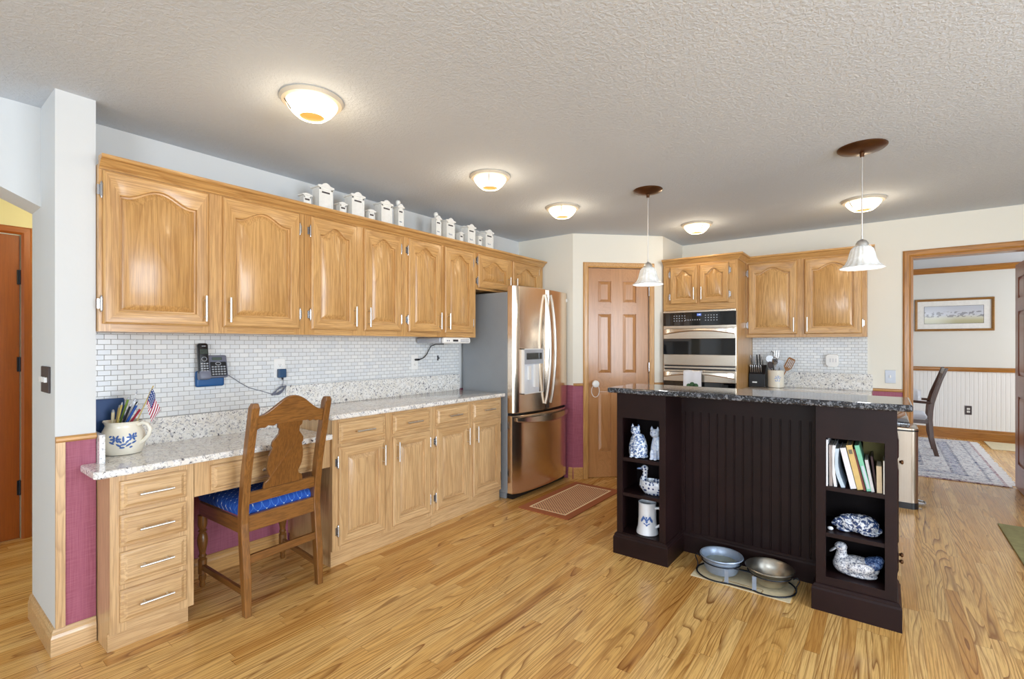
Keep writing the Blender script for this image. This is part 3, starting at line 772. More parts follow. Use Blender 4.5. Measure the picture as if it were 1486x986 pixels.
for dr_, yb, sgn in ((dl, 3.705, -1), (dr, 3.790, 1)):
    bm = N(); pts = []
    for k in range(17):
        u = k / 16; z = 0.80 + 0.99 * u; bow = sin(pi * u)
        pts.append((bulge(yb) + 0.008 + 0.052 * bow ** 0.7, yb + sgn * (-0.018) * (1 - bow) * 0 - sgn * 0.0, z))
    tube(bm, pts, [0.011] * 17, 10, flat=1.3); obj('handle', bm, M_nickel, dr_, 0.8)
bm = N(); R = []
for k in range(25):
    u = k / 24; y = 3.325 + 0.845 * u; b_ = bulge(y); q = sin(pi * u); zb = 0.672 - 0.034 * q; o_ = 0.010 + 0.034 * q ** 0.5
    R.append([Vector((b_ + 0.001, y, zb + 0.012)), Vector((b_ + o_, y, zb)), Vector((b_ + o_ + 0.006, y, zb + 0.008)), Vector((b_ + o_ + 0.004, y, 0.704)), Vector((b_ + 0.001, y, 0.710))])
rings(bm, R); obj('handle', bm, M_steel_x, dz, 0.6)
# dispenser in the left door
dsp = thing('x', (0, 0, 0), None, None) if False else None
bm = N(); xd = bulge(3.55) + 0.004
y0, y1, z0, z1 = 3.385, 3.690, 0.905, 1.300
for q in ((y0, y0 + 0.008, z0, z1), (y1 - 0.008, y1, z0, z1), (y0, y1, z0, z0 + 0.008), (y0, y1, z1 - 0.008, z1)):
    box(bm, -2.505, xd + 0.004, q[0], q[1], q[2], q[3])
di = obj('dispenser_frame', bm, M_white, dl)
bm = N(); box(bm, -2.505, xd + 0.001, y0 + 0.008, y1 - 0.008, z0 + 0.008, 1.165); tag(obj('dispenser_recess', bm, plain('pale_recess', lin(222, 228, 236), 0.35), dl), 'pale grey recess', None)
bm = N(); box(bm, -2.505, xd + 0.006, y0 + 0.010, y1 - 0.010, 1.165, 1.292); o_ = obj('control_panel', bm, M_silver, dl)
bm = N(); box(bm, xd + 0.0062, xd + 0.008, y0 + 0.035, y1 - 0.035, 1.205, 1.262); obj('display', bm, M_blackgl, o_)
bm = N(); box(bm, xd + 0.0012, xd + 0.020, 3.44, 3.47, 1.03, 1.15); box(bm, xd + 0.0012, xd + 0.020, 3.53, 3.58, 0.96, 1.16); tag(obj('lever', bm, M_white, dl), 'pale dispenser paddles', None)
bm = N(); box(bm, bulge(4.15) - 0.004, bulge(4.15) + 0.003, 4.125, 4.160, 1.755, 1.785); obj('badge', bm, M_white, dr)

# ------------------------------------------------------------------ pantry door and hall door
def leaf(name, f, a0, a1, z0, z1, th, mats, cols, rows, label, ra):
    root = thing(name, f((a0 + a1) / 2, 0, 0), label, 'door', None, 'structure')
    bm = N(); box(bm, a0, a1, -0.035, 0, z0, z1, 0, f)
    # stiles, rails and raised panels stand on the core
    xs = [a0] + [v for c in cols for v in c] + [a1]
    for i in range(0, len(xs), 2): box(bm, xs[i], xs[i + 1], 0.0, th, z0, z1, 0, f)
    zs = [z0] + [v for r in rows for v in r] + [z1]
    for c in cols:
        for i in range(0, len(zs), 2): box(bm, c[0], c[1], 0.0, th, zs[i], zs[i + 1], 1, f)
    for c in cols:
        for r in rows:
            g = lambda i, d: ring_pts(f, c[0] + i, c[1] - i, r[0] + i, r[1] - i, d, 0, 1)
            rings(bm, [g(0.004, 0.0), g(0.010, 0.001), g(0.034, th * 0.75)])
    obj('leaf', bm, [mats[2], mats[ra]], root)
    return root
pd = leaf('door_1', lambda a, d, z: FD(a, d - 0.025, z), 0.159, 0.791, 0.004, 2.102, 0.011, pdoor, [(0.262, 0.398), (0.520, 0.662)], [(0.262, 0.868), (1.047, 1.645), (1.755, 1.975)], 'six panel wooden pantry door on the angled wall', 0)
for z in (1.875, 1.107, 0.25):
    bm = N(); tube(bm, [FD(0.792, 0.004, z - 0.045), FD(0.792, 0.004, z + 0.045)], 0.007, 8); tag(obj('hinge', bm, M_chrome, pd, 0.7), 'chrome hinge', None)
t = thing('knob_cover', FD(0.222, 0.02, 0.93), 'white plastic child safety knob cover with cord loop on the pantry door', 'knob cover')
bm = N(); Mk = Matrix.Translation(FD(0.222, -0.013, 0.945)) @ Matrix(((DS.x, 0, DN.x, 0), (DS.y, 0, DN.y, 0), (0, 1, 0, 0), (0, 0, 0, 1)))
lathe(bm, [(0.012, 0), (0.012, 0.02), (0.030, 0.024), (0.036, 0.040), (0.034, 0.062), (0.020, 0.070), (0, 0.071)], n=20, M=Mk); obj('cover', bm, M_white, t, 0.6)
bm = N(); tube(bm, [FD(0.222 + 0.040 * sin(2 * pi * k / 20), 0.030, 0.875 + 0.062 * cos(2 * pi * k / 20)) for k in range(20)], 0.003, 6, 0, True); obj('cord_loop', bm, M_white, t, 0.8)
hd = leaf('door_2', lambda a, d, z: Vector((-4.745 + d, a, z)), -0.255, 0.605, 0.003, 2.086, 0.010, hdoor, [], [], 'plain brown wooden door in the hall past the column', 1)
for z in (0.35, 1.20, 1.80):
    bm = N(); box(bm, -4.735, -4.728, 0.592, 0.6075, z - 0.05, z + 0.05); tube(bm, [(-4.726, 0.607, z - 0.05), (-4.726, 0.607, z + 0.05)], 0.006, 8); tag(obj('hinge', bm, M_iron, hd, 0.7), 'dark metal hinge', None)
dd = leaf('door_3', lambda a, d, z: Vector((0.985 - d, a, z)), 5.615, 6.455, 0.012, 2.075, 0.011, rdoor, [(5.73, 5.98), (6.09, 6.34)], [(0.24, 0.86), (1.05, 1.64), (1.76, 1.95)], 'reddish panelled dining room door standing open at the right edge', 1)

# ------------------------------------------------------------------ ovens and back wall cabinets
OY = 4.85; ff = FB(OY)
t = thing('oven_cabinet', (-1.425, 5.17, 0), 'tall oak cabinet housing the double oven, two small arched doors on top', 'cabinet')
bm = N(); wo = oak
box(bm, -1.774, -1.756, OY + 0.0195, YB - 0.001, 0.0, 2.138); box(bm, -1.094, -1.076, OY + 0.0195, YB - 0.001, 0.0, 2.138)
box(bm, -1.756, -1.094, OY + 0.0195, YB - 0.001, 1.675, 2.138); box(bm, -1.756, -1.094, OY + 0.0195, YB - 0.001, 0.0, 0.40)
obj('carcass', bm, oak[2], t)
obj('face_frame', frame_bm(ff, -1.774, -1.076, 0.0, 2.138, [(-1.774, -1.752), (-1.098, -1.076)], [(0.0, 0.42), (1.672, 1.76), (2.085, 2.138)]), [oak[2], oak[0]], t)
bm = N()
for a, b in ((-1.752, -1.68), (-1.445, -1.408), (-1.175, -1.098)):
    bm = N(); box(bm, a, b, -0.0185, -0.0005, 1.76, 2.085, 0, ff); obj('door_stile', bm, oak[2], t)
cab_door(t, ff, -1.702, -1.437, 1.735, 2.108, 0.050, oak, 0, -1, 1.83, PL=0.12, fw=0.045)
cab_door(t, ff, -1.417, -1.152, 1.735, 2.108, 0.050, oak, 0, 1, 1.83, PL=0.12, fw=0.045)
t = thing('double_oven', (-1.425, 4.9, 0.42), 'stainless steel built in double oven with black control panel', 'oven')
OX0, OX1 = -1.766, -1.084
bm = N(); box(bm, -1.750, -1.100, OY + 0.001, 5.40, 0.425, 1.668); box(bm, OX0, OX1, OY - 0.008, OY - 0.0005, 0.43, 1.666); obj('body', bm, M_steel_x, t)
bm = N(); box(bm, OX0, OX1, OY - 0.030, OY - 0.0085, 1.520, 1.650); cp = obj('control_panel', bm, M_blackgl, t, None, 0.003)
bm = N(); box(bm, OX0, OX1, OY - 0.030, OY - 0.0085, 1.6505, 1.666); obj('top_trim', bm, M_steel_x, t)
bm = N()
for gx, nx in ((-1.66, 5), (-1.36, 5)):
    for i in range(nx):
        for j in range(3): box(bm, gx + i * 0.026, gx + i * 0.026 + 0.010, OY - 0.0312, OY - 0.0300, 1.565 + j * 0.024, 1.572 + j * 0.024)
for i in range(7): box(bm, -1.545 + i * 0.022, -1.537 + i * 0.022, OY - 0.0312, OY - 0.0300, 1.57, 1.580)
tag(obj('keypad', bm, M_silver, cp), 'rows of pale touch keys', None)
bm = N(); box(bm, -1.435, -1.395, OY - 0.0312, OY - 0.0300, 1.612, 1.636); text_bm(bm, '1:40', 0.016, Matrix.Translation((-1.415, OY - 0.0316, 1.624)) @ Euler((pi / 2, 0, 0)).to_matrix().to_4x4(), 1, 0.0003)
tag(obj('display', bm, [plain('blue_display', lin(30, 60, 150), 0.3, emit=((0.12, 0.25, 0.75), 0.5)), plain('display_digits', lin(200, 220, 250), 0.3, emit=((0.7, 0.82, 1.0), 0.9))], cp), 'lit blue clock display', None)
def oven_door(z0, z1, win, hz):
    bm = N(); q = (OX0 + 0.004, OX1 - 0.004)
    box(bm, q[0], q[1], OY - 0.034, OY - 0.0085, z0, win[0]); box(bm, q[0], q[1], OY - 0.034, OY - 0.0085, win[1], z1)
    d = obj('door', bm, M_steel_x, t, None, 0.003)
    bm = N(); box(bm, q[0], q[1], OY - 0.0335, OY - 0.009, win[0] + 0.0005, win[1] - 0.0005); obj('window', bm, M_blackgl, d)
    # broad arched handle
    bm = N(); K = 16; R = []
    for k in range(K + 1):
        u = k / K; a = q[0] + 0.006 + (q[1] - q[0] - 0.012) * u; s = sin(pi * u) ** 0.8
        zt = hz + 0.022; zb = hz - 0.034 + 0.034 * s; dd_ = 0.036 + 0.030 * s ** 0.5
        R.append([Vector((a, OY - dd_, zb)), Vector((a, OY - dd_ - 0.006, zb + 0.008)), Vector((a, OY - dd_ - 0.004, zt)), Vector((a, OY - dd_ + 0.008, zt + 0.004)), Vector((a, OY - dd_ + 0.012, zb))])
    rings(bm, R); obj('handle', bm, M_steel_x, d, 0.5)
    return d
oven_door(1.135, 1.500, (1.237, 1.392), 1.465)
oven_door(0.62, 1.085, (0.72, 0.975), 1.045)
bm = N(); box(bm, OX0 + 0.01, OX1 - 0.01, OY - 0.020, OY - 0.0085, 1.088, 1.132); obj('vent_strip', bm, M_black, t)
bm = N(); box(bm, OX0 + 0.004, OX1 - 0.004, OY - 0.030, OY - 0.0205, 1.103, 1.120); obj('vent_trim', bm, M_steel_x, t)
t = thing('dish_towel', (-1.465, OY - 0.07, 0.8), 'white dish towel with green clover print hanging on the lower oven handle', 'towel')
bm = N(); R = []
for (d, z) in ((0.030, 0.83), (0.028, 1.02), (0.040, 1.072), (0.062, 1.085), (0.083, 1.072), (0.086, 1.02), (0.086, 0.81)):
    R.append([Vector((-1.547 + 0.170 * k / 10, OY - d - 0.002 * sin(k * 1.3), z + 0.003 * sin(k * 0.7))) for k in range(11)])
Rb = [[p + Vector((0, 0.003, -0.003)) for p in r[::-1]] for r in R]
rings(bm, [a + b for a, b in zip(R, Rb)]); obj('cloth', bm, M_cloth, t, 0.8)
bm = N()
for cx, cz, r in ((-1.495, 0.938, 0.022), (-1.462, 0.952, 0.024), (-1.428, 0.940, 0.024), (-1.45, 0.922, 0.020), (-1.478, 0.918, 0.018)):
    lathe(bm, [(r, 0), (r, 0.0012), (0, 0.0012)], n=12, M=Matrix.Translation((cx, OY - 0.0875, cz)) @ Euler((pi / 2, 0, 0)).to_matrix().to_4x4())
obj('clover_print', bm, M_greenp, t)

CY = 5.18; ff = FB(CY)
t = thing('upper_cabinet', (-0.6, 5.33, 1.404), 'oak wall cabinet with two wide arched doors right of the ovens', 'cabinet')
bm = N(); box(bm, -1.0745, -0.116, CY + 0.0195, YB - 0.001, 1.404, 2.138); obj('carcass', bm, oak[2], t)
obj('face_frame', frame_bm(ff, -1.0745, -0.116, 1.404, 2.138, [(-1.0745, -1.05), (-0.66, -0.555), (-0.165, -0.116)], [(1.404, 1.45), (2.085, 2.138)]), [oak[2], oak[0]], t)
cab_door(t, ff, -1.052, -0.636, 1.432, 2.118, 0.052, oak, 0, -1, 1.52)
cab_door(t, ff, -0.579, -0.150, 1.432, 2.118, 0.052, oak, 0, 1, 1.52)
bm = N(); sweep(bm, [(-1.774, OY), (-1.076, OY), (-1.076, CY), (-0.116, CY), (-0.116, YB - 0.002)], CROWN)
tag(obj('crown_moulding', bm, oak[0], None, 0.4), 'stepped oak crown moulding above ovens and back wall cabinet', 'moulding')
t = thing('base_cabinet', (-0.58, 5.2, 0), 'oak base cabinet under the back worktop, behind the island', 'cabinet')
ff = FB(4.91)
bm = N(); box(bm, -1.0745, -0.085, 4.9295, YB - 0.001, 0.095, 0.885); box(bm, -1.0745, -0.085, 4.96, YB - 0.02, 0, 0.0945); obj('carcass', bm, oak_lit[2], t)
obj('face_frame', frame_bm(ff, -1.0745, -0.085, 0.095, 0.885, [(-1.0745, -1.03), (-0.61, -0.55), (-0.13, -0.085)], [(0.095, 0.14), (0.69, 0.75), (0.845, 0.885)]), [oak_lit[2], oak_lit[0]], t)
for a, b, hs in ((-1.045, -0.60, -1), (-0.56, -0.115, 1)):
    cab_door(t, ff, a, b, 0.122, 0.716, 0, oak_lit, 0, hs, 0.62); cab_drawer(t, ff, a, b, 0.738, 0.866, oak_lit, 0)
t = thing('back_worktop', (-0.58, 5.2, 0.886), 'cream granite worktop on the back wall under the knife block and crock', 'worktop')
bm = N(); slab_top(bm, -1.0735, -0.078, 4.880, YB - 0.001, 0.886, 0.919); obj('slab', bm, M_gran, t, 0.6)
bm = N(); box(bm, -1.0735, -0.080, YB - 0.021, YB - 0.001, 0.9192, 1.065); obj('splashback', bm, M_gran, t)

# ------------------------------------------------------------------ island
t = thing('kitchen_island', (-0.65, 3.3, 0), 'dark espresso island with beadboard front between two open shelf columns', 'island')
IY = 2.897; IB = 3.195
def shelf_column(x0, x1, ox0, ox1, ztop, zbot, shelves):
    bm = N()
    box(bm, x0, ox0, IY, IY + 0.018, 0.0, 1.030); box(bm, ox1, x1, IY, IY + 0.018, 0.0, 1.030)             # face frame
    box(bm, ox0, ox1, IY, IY + 0.018, ztop, 1.030); box(bm, ox0, ox1, IY, IY + 0.018, 0.0, zbot)
    o = obj('face_frame', bm, M_esp, t)
    so0, so1 = ox0, ox1; bm = N(); ox0, ox1 = x0 + 0.015, x1 - 0.015
    box(bm, x0, ox0, IY + 0.0183, IB, 0.0, 1.030); box(bm, ox1, x1, IY + 0.0183, IB, 0.0, 1.030)
    box(bm, ox0, ox1, IY + 0.0183, IB, ztop, 1.030); box(bm, ox0, ox1, IY + 0.0183, IB, 0.0, zbot)
    obj('shelf_column', bm, M_esp, t)
    bm = N(); box(bm, ox0, ox1, IB - 0.012, IB - 0.0005, zbot, ztop); obj('back_board', bm, M_espshade, o)
    for z0, z1 in shelves:
        bm = N(); box(bm, ox0 + 0.0005, ox1 - 0.0005, IY + 0.0186, IB - 0.0125, z0, z1); box(bm, so0 + 0.0005, so1 - 0.0005, IY + 0.004, IY + 0.0186, z0, z1); obj('shelf', bm, M_esp, o)
    return o
shelf_column(-1.364, -1.046, -1.326, -1.086, 0.870, 0.137, [(0.595, 0.617), (0.372, 0.392)])
shelf_column(-0.274, 0.050, -0.232, 0.004, 0.868, 0.172, [(0.604, 0.625), (0.372, 0.392)])
bm = N(); box(bm, -1.0455, -0.2745, IB - 0.004, IB + 0.018, 0.0, 1.030)
box(bm, -1.0455, -0.2745, IB - 0.016, IB - 0.004, 0.905, 1.030); box(bm, -1.0455, -1.022, IB - 0.010, IB - 0.004, 0.12, 0.905)
x = -1.0215; nb = 15; wb_ = (-0.2746 - x) / nb
for k in range(nb):
    a = x + k * wb_; c = a + wb_
    prism(bm, [(a, 0.0), (a + 0.0015, 0.004), (c - 0.0085, 0.004), (c - 0.0075, 0.0015), (c - 0.0065, 0.004), (c - 0.0015, 0.004), (c, 0.0)], lambda p, q, d: Vector((p, IB - 0.004 - q, d)), 0.12, 0.905)
obj('beadboard_panel', bm, M_esp, t)
PLP = [(0, 0), (0.018, 0), (0.018, 0.105), (0.013, 0.114), (0.013, 0.120), (0.006, 0.130), (0, 0.132)]
bm = N(); sweep(bm, [(-1.364, 3.9), (-1.364, IY), (-1.046, IY), (-1.046, IB - 0.004), (-0.274, IB - 0.004), (-0.274, IY), (0.050, IY), (0.050, 3.19)], [(o, z) for o, z in PLP])
obj('plinth', bm, M_esp, t, 0.2)
bm = N(); box(bm, -1.364, 0.046, IB + 0.019, 3.93, 0.10, 0.885); box(bm, -1.36, 0.03, IB + 0.03, 3.86, 0, 0.0995); box(bm, -1.364, 0.046, IB + 0.019, IB + 0.16, 0.886, 1.030); obj('rear_cabinet', bm, M_esp, t)
fE = lambda a, d, z: Vector((0.0465 + d, a, z))
for z0, z1 in ((0.13, 0.26), (0.28, 0.70), (0.725, 0.86)):
    bm = drawer_bm(fE, 3.23, 3.90, z0, z1, 0.016); dr_ = obj('side_panel', bm, M_esp, t, 0.3)
for z in (0.70 + 0.02, 0.235, 0.20):
    bm = N(); y = 3.26
    tube(bm, [(0.063, y, z), (0.068, y, z), (0.073, y, z), (0.079, y, z), (0.082, y, z)], [0.007, 0.007, 0.012, 0.011, 0.006], 12); tag(obj('knob', bm, M_bronze, t, 0.8), 'small bronze knob', None)
t2 = thing('island_bar_top', (-0.65, 3.03, 1.031), 'raised dark speckled granite bar top of the island', 'worktop')
bm = N(); prism(bm, [(-1.401, 2.838), (-1.389, 2.826), (0.093, 2.826), (0.105, 2.838), (0.105, 3.245), (-1.401, 3.245)], lambda a, b, d: Vector((a, b, d)), 1.0305, 1.063)
obj('slab', bm, M_gran_dk, t2, None, 0.008)
t2 = thing('island_lower_top', (-0.65, 3.65, 0.8865), 'lower dark granite top on the far side of the island', 'worktop')
bm = N(); slab_top(bm, -1.401, 0.112, 3.37, 3.975, 0.8865, 0.919); obj('slab', bm, M_gran_dk, t2, 0.6)

# ------------------------------------------------------------------ lamps
def ceiling_lamp(x, y, r, label, ang):
    t = thing('ceiling_light', (x, y, ZC - 0.07), label, 'ceiling light', 'frosted glass ceiling lights')
    bm = N(); lathe(bm, [(r * 0.80, ZC - 0.0005), (r * 1.10, ZC - 0.0005), (r * 1.12, ZC - 0.006), (r * 1.04, ZC - 0.018), (r * 0.86, ZC - 0.020), (r * 0.80, ZC - 0.01)], (x, y, 0), 36); obj('trim_ring', bm, M_offwhite, t, 0.6)
    bm = N(); z = ZC
    lathe(bm, [(r * 0.84, z - 0.0205), (r * 0.90, z - 0.022), (r * 0.84, z - 0.038), (r * 0.70, z - 0.060), (r * 0.50, z - 0.080), (r * 0.44, z - 0.082), (r * 0.44, z - 0.079), (r * 0.48, z - 0.076), (r * 0.66, z - 0.056), (r * 0.80, z - 0.034), (r * 0.82, z - 0.0205)], (x, y, 0), 36)
    obj('glass_bowl', bm, M_bowl_lit, t, 0.7)
    bm = N(); lathe(bm, [(r * 0.50, z - 0.0205), (r * 0.50, z - 0.050), (r * 0.43, z - 0.076), (0, z - 0.0775)], (x, y, 0), 24); tag(obj('bulb', bm, M_bowl_glow, t, 0.6), 'amber plug for the glow inside the bowl', None)  # plug in the bowl opening, coloured like the glowing inner wall
    bm = N(); c, s = cos(ang), sin(ang)
    tube(bm, [(x + c * r * 0.93, y + s * r * 0.93, z - 0.022), (x + c * r * 0.72, y + s * r * 0.72, z - 0.062)], 0.003, 6); obj('clip', bm, M_slot, t)
_cl = ceiling_lamp
def ceiling_lamp(x, y, r, label, ang):
    _cl(x, y, r, label, ang); lamp('ceiling_lamp_light', (x, y, ZC - 0.17), 2.2, WARM, 0.05)
ceiling_lamp(-2.048, 1.196, 0.122, 'nearest and largest glowing ceiling light, above the desk chair', -pi * 0.62)
ceiling_lamp(-2.050, 2.447, 0.118, 'second glowing ceiling light from the left, above the base cabinets', -pi * 0.30)
ceiling_lamp(-2.055, 3.358, 0.122, 'glowing ceiling light in front of the refrigerator', -pi * 0.35)
ceiling_lamp(-1.363, 4.572, 0.122, 'glowing ceiling light in front of the ovens', -pi * 0.25)
ceiling_lamp(-0.124, 4.575, 0.128, 'glowing ceiling light behind the right pendant cord', -pi * 0.75)
def pendant(x, y, rc, label):
    t = thing('pendant_lamp', (x, y, 1.76), label, 'pendant lamp', 'bell shaped pendant lamps over the island')
    bm = N(); lathe(bm, [(rc, ZC - 0.0005), (rc, ZC - 0.006), (rc * 0.92, ZC - 0.014), (rc * 0.45, ZC - 0.028), (0.012, ZC - 0.034), (0.010, ZC - 0.055), (0, ZC - 0.056)], (x, y, 0), 36); obj('canopy', bm, M_bronze, t, 0.5)
    bm = N(); tube(bm, [(x, y, ZC - 0.05), (x, y, 1.93)], 0.0035, 8); obj('rod', bm, M_nickel, t, 0.8)
    bm = N(); lathe(bm, [(0.005, 1.945), (0.006, 1.925), (0.022, 1.915), (0.030, 1.902), (0.031, 1.888), (0, 1.887)], (x, y, 0), 24); obj('socket_cap', bm, M_nickel, t, 0.6)
    bm = N(); K = 72; prof = [(0.026, 1.888), (0.040, 1.884), (0.053, 1.868), (0.060, 1.842), (0.067, 1.812), (0.080, 1.786), (0.098, 1.770), (0.108, 1.764)]
    R = []
    for q, (r, z) in enumerate(prof): R.append([Vector((x + (r * (1 + 0.028 * (q > 0) * cos(18 * 2 * pi * k / K))) * cos(2 * pi * k / K), y + (r * (1 + 0.028 * (q > 0) * cos(18 * 2 * pi * k / K))) * sin(2 * pi * k / K), z)) for k in range(K)])
    for r, z in prof[::-1]: R.append([Vector((x + (r - 0.004) * cos(2 * pi * k / K), y + (r - 0.004) * sin(2 * pi * k / K), z - 0.0015)) for k in range(K)])
    rings(bm, R, cap0=False, cap1=False, closed=True); obj('glass_shade', bm, M_shade, t, 0.9)
    bm = N(); lathe(bm, [(0, 1.885), (0.012, 1.88), (0.014, 1.86), (0.026, 1.835), (0.026, 1.815), (0.014, 1.798), (0, 1.795)], (x, y, 0), 16); obj('bulb', bm, plain('white_lit_bulb', (1, 1, 1, 1), 0.4, emit=((0.95, 0.97, 1.0), 2.2)), t, 0.8)
    lamp('pendant_light', (x, y, 1.70), 1.0, (0.95, 0.97, 1.0), 0.03)
pendant(-1.338, 3.35, 0.101, 'left pendant lamp with ribbed bell shade, in front of the pantry door')
pendant(-0.097, 3.35, 0.118, 'right pendant lamp with ribbed bell shade, in front of the back wall cabinet')
lamp('hall_lamp_light', (-4.0, 0.9, 2.2), 9.0, (1.0, 0.86, 0.55), 0.08)

# ------------------------------------------------------------------ desk chair
t = thing('desk_chair', (-2.75, 1.31, 0), 'brown oak chair with arched crest, vase splat and blue seat pushed to the desk', 'chair')
POST = [(0.0, -2.484), (0.19, -2.496), (0.35, -2.514), (0.45, -2.524), (0.52, -2.520), (0.694, -2.493), (0.868, -2.450), (1.03, -2.409), (1.052, -2.404)]
def px(z):
    for (z0, x0), (z1, x1) in zip(POST, POST[1:]):
        if z <= z1: return x0 + (x1 - x0) * (z - z0) / (z1 - z0)
    return POST[-1][1]
def cx(z, y): return px(z) - 0.07 * (y - 1.11)
for y in (1.108, 1.508):
    bm = N(); R = []
    for z, x_ in POST:
        x = cx(z, y); hx, hy = (0.023, 0.0185) if z < 1.04 else (0.016, 0.013)
        if z < 0.02: hx, hy = 0.018, 0.016
        R.append([Vector((x + sx * hx, y + sy * hy, z)) for sx, sy in ((-1, -1), (1, -1), (1, 1), (-1, 1))])
    rings(bm, R); tag(obj('back_leg', bm, chairw[2], t, None, 0.004), None, None)
fC = lambda a, b, d: Vector((cx(b, a) + d, a, b))
y0, y1 = 1.126, 1.490; ym = (y0 + y1) / 2; hw = (y1 - y0) / 2
top = []; K = 26
for k in range(K + 1):
    u = -1 + 2 * k / K
    top.append((ym + hw * u, 0.988 + 0.088 * (0.5 + 0.5 * cos(pi * min(1, abs(u) / 0.93))) ** 0.85))
bot = [(y1, 0.918), (y1 - 0.02, 0.926), (y1 - 0.04, 0.924), (y1 - 0.05, 0.932), (y1 - 0.075, 0.926), (y1 - 0.085, 0.934), (y0 + 0.105, 0.938), (y0 + 0.09, 0.928), (y0 + 0.06, 0.934), (y0 + 0.045, 0.924), (y0 + 0.02, 0.926), (y0, 0.916)]
bm = N(); prism(bm, top + bot, fC, -0.012, 0.012); obj('crest_rail', bm, chairw[1], t, None, 0.003)
ls = [(1.238, 0.938), (1.240, 0.915), (1.252, 0.905), (1.250, 0.880), (1.236, 0.862), (1.222, 0.845), (1.219, 0.823), (1.226, 0.812), (1.213, 0.770), (1.209, 0.735), (1.211, 0.700), (1.222, 0.672), (1.228, 0.660), (1.224, 0.645), (1.204, 0.632), (1.199, 0.612), (1.199, 0.600)]
rs = [(2 * 1.3075 - a, b) for a, b in ls]
bm = N(); prism(bm, ls + rs[::-1], fC, -0.007, 0.007); obj('splat', bm, chairw[2], t, None, 0.002)
for nm, z0, z1, th in (('lower_back_rail', 0.540, 0.600, 0.011), ('seat_back_rail', 0.402, 0.482, 0.013), ('back_stretcher', 0.250, 0.288, 0.010)):
    bm = N(); prism(bm, [(y0 - 0.002, z0), (y1 + 0.002, z0), (y1 + 0.002, z1), (y0 - 0.002, z1)], fC, -th, th); obj(nm, bm, chairw[1], t, None, 0.003)
bm = N()
for ya, yb in ((1.098, 1.112), (1.500, 1.512)):
    dy = -0.012 if ya < 1.3 else 0.035
    vs = []
    for x, o in ((-2.545, 0), (-3.0, dy)):
        for z in (0.395, 0.468): vs += [(x, ya + o, z), (x, yb + o, z)]
    quad_faces(bm, vs, [(0, 1, 3, 2), (4, 6, 7, 5), (0, 4, 5, 1), (2, 3, 7, 6), (0, 2, 6, 4), (1, 5, 7, 3)])
box(bm, -3.014, -2.996, 1.09, 1.545, 0.395, 0.468); obj('seat_frame', bm, chairw[0], t, None, 0.004)
bm = N(); R = []
for z, ins in ((0.4685, 0.004), (0.474, -0.008), (0.498, -0.012), (0.518, 0.0), (0.530, 0.03), (0.536, 0.08)):
    P = [(-3.005 + ins, 1.098 + ins), (-2.562 - ins, 1.122 + ins), (-2.575 - ins, 1.492 - ins), (-3.02 + ins, 1.538 - ins)]
    ring = []
    for i in range(4):
        a, b = Vector(P[i]), Vector(P[(i + 1) % 4])
        for k in range(6): q = a.lerp(b, k / 6); ring.append(Vector((q.x, q.y, z)))
    R.append(ring)
rings(bm, R); tag(obj('seat_cushion', bm, M_cushion, t, 0.9), 'blue seat cushion with pale diamond lines', None)
LEG = [(0.012, 0.0), (0.016, 0.012), (0.013, 0.03), (0.019, 0.045), (0.019, 0.06), (0.014, 0.066), (0.022, 0.075), (0.022, 0.150), (0.015, 0.158), (0.021, 0.170), (0.015, 0.182), (0.018, 0.20), (0.025, 0.235), (0.027, 0.262), (0.021, 0.290), (0.015, 0.300), (0.023, 0.308), (0.015, 0.318), (0.021, 0.330), (0.024, 0.345), (0.024, 0.395), (0, 0.396)]
for y in (1.098, 1.548):
    bm = N(); lathe(bm, LEG, (-2.99, y, 0), 20); obj('turned_front_leg', bm, chairw[2], t, 0.6)
    bm = N(); ye = 1.108 if y < 1.3 else 1.508
    a, b = Vector((-2.985, y, 0.11)), Vector((cx(0.11, ye) - 0.015, ye, 0.11))
    vs = [(p.x, p.y + sy * 0.009, p.z + sz * 0.016) for p in (a, b) for sy in (-1, 1) for sz in (-1, 1)]
    quad_faces(bm, vs, CUBE); obj('side_stretcher', bm, chairw[0], t, None, 0.003)

# ------------------------------------------------------------------ things on and around the desk
t = thing('light_switch', (-3.0, 0.47, 1.18), 'dark switch plate with three toggles on the column side', 'light switch')
bm = N(); bbox(bm, -3.075, -2.915, 0.462, 0.4698, 1.12, 1.238, 0.003); obj('plate', bm, M_slot, t)
for x in (-3.045, -2.995, -2.945):
    bm = N(); box(bm, x - 0.005, x + 0.005, 0.452, 0.4618, 1.168, 1.190); obj('toggle', bm, M_white, t)
t = thing('folder', (-3.09, 0.705, 0.8025), 'navy blue folder standing behind the pen jug', 'folder')
bm = N(); box(bm, -3.1005, -3.097, 0.640, 0.775, 0.8028, 1.063); box(bm, -3.089, -3.086, 0.640, 0.775, 0.8028, 1.058); box(bm, -3.097, -3.089, 0.640, 0.644, 0.8028, 1.060); obj('cover', bm, M_navy, t)
bm = N(); box(bm, -3.0965, -3.0895, 0.6445, 0.772, 0.806, 1.054); obj('pages', bm, M_paintw, t)
JX, JY, JZ = -2.975, 0.742, 0.8025
t = thing('pen_jug', (JX, JY, JZ), 'cream ceramic jug with blue flower design holding pens and a flag', 'jug')
bm = N(); JP = [(0.066, 0), (0.074, 0.003), (0.083, 0.022), (0.090, 0.050), (0.091, 0.078), (0.084, 0.108), (0.074, 0.128), (0.071, 0.140), (0.076, 0.154), (0.080, 0.158), (0.076, 0.159), (0.067, 0.142), (0.070, 0.128), (0.080, 0.105), (0.086, 0.078), (0.085, 0.05), (0.078, 0.02), (0.0, 0.010)]
R = []; vdir = Vector((-0.97, 0.24, 0)); rdir = Vector((0.795, 0.607, 0))
sp_ang = atan2(-rdir.y, -rdir.x)
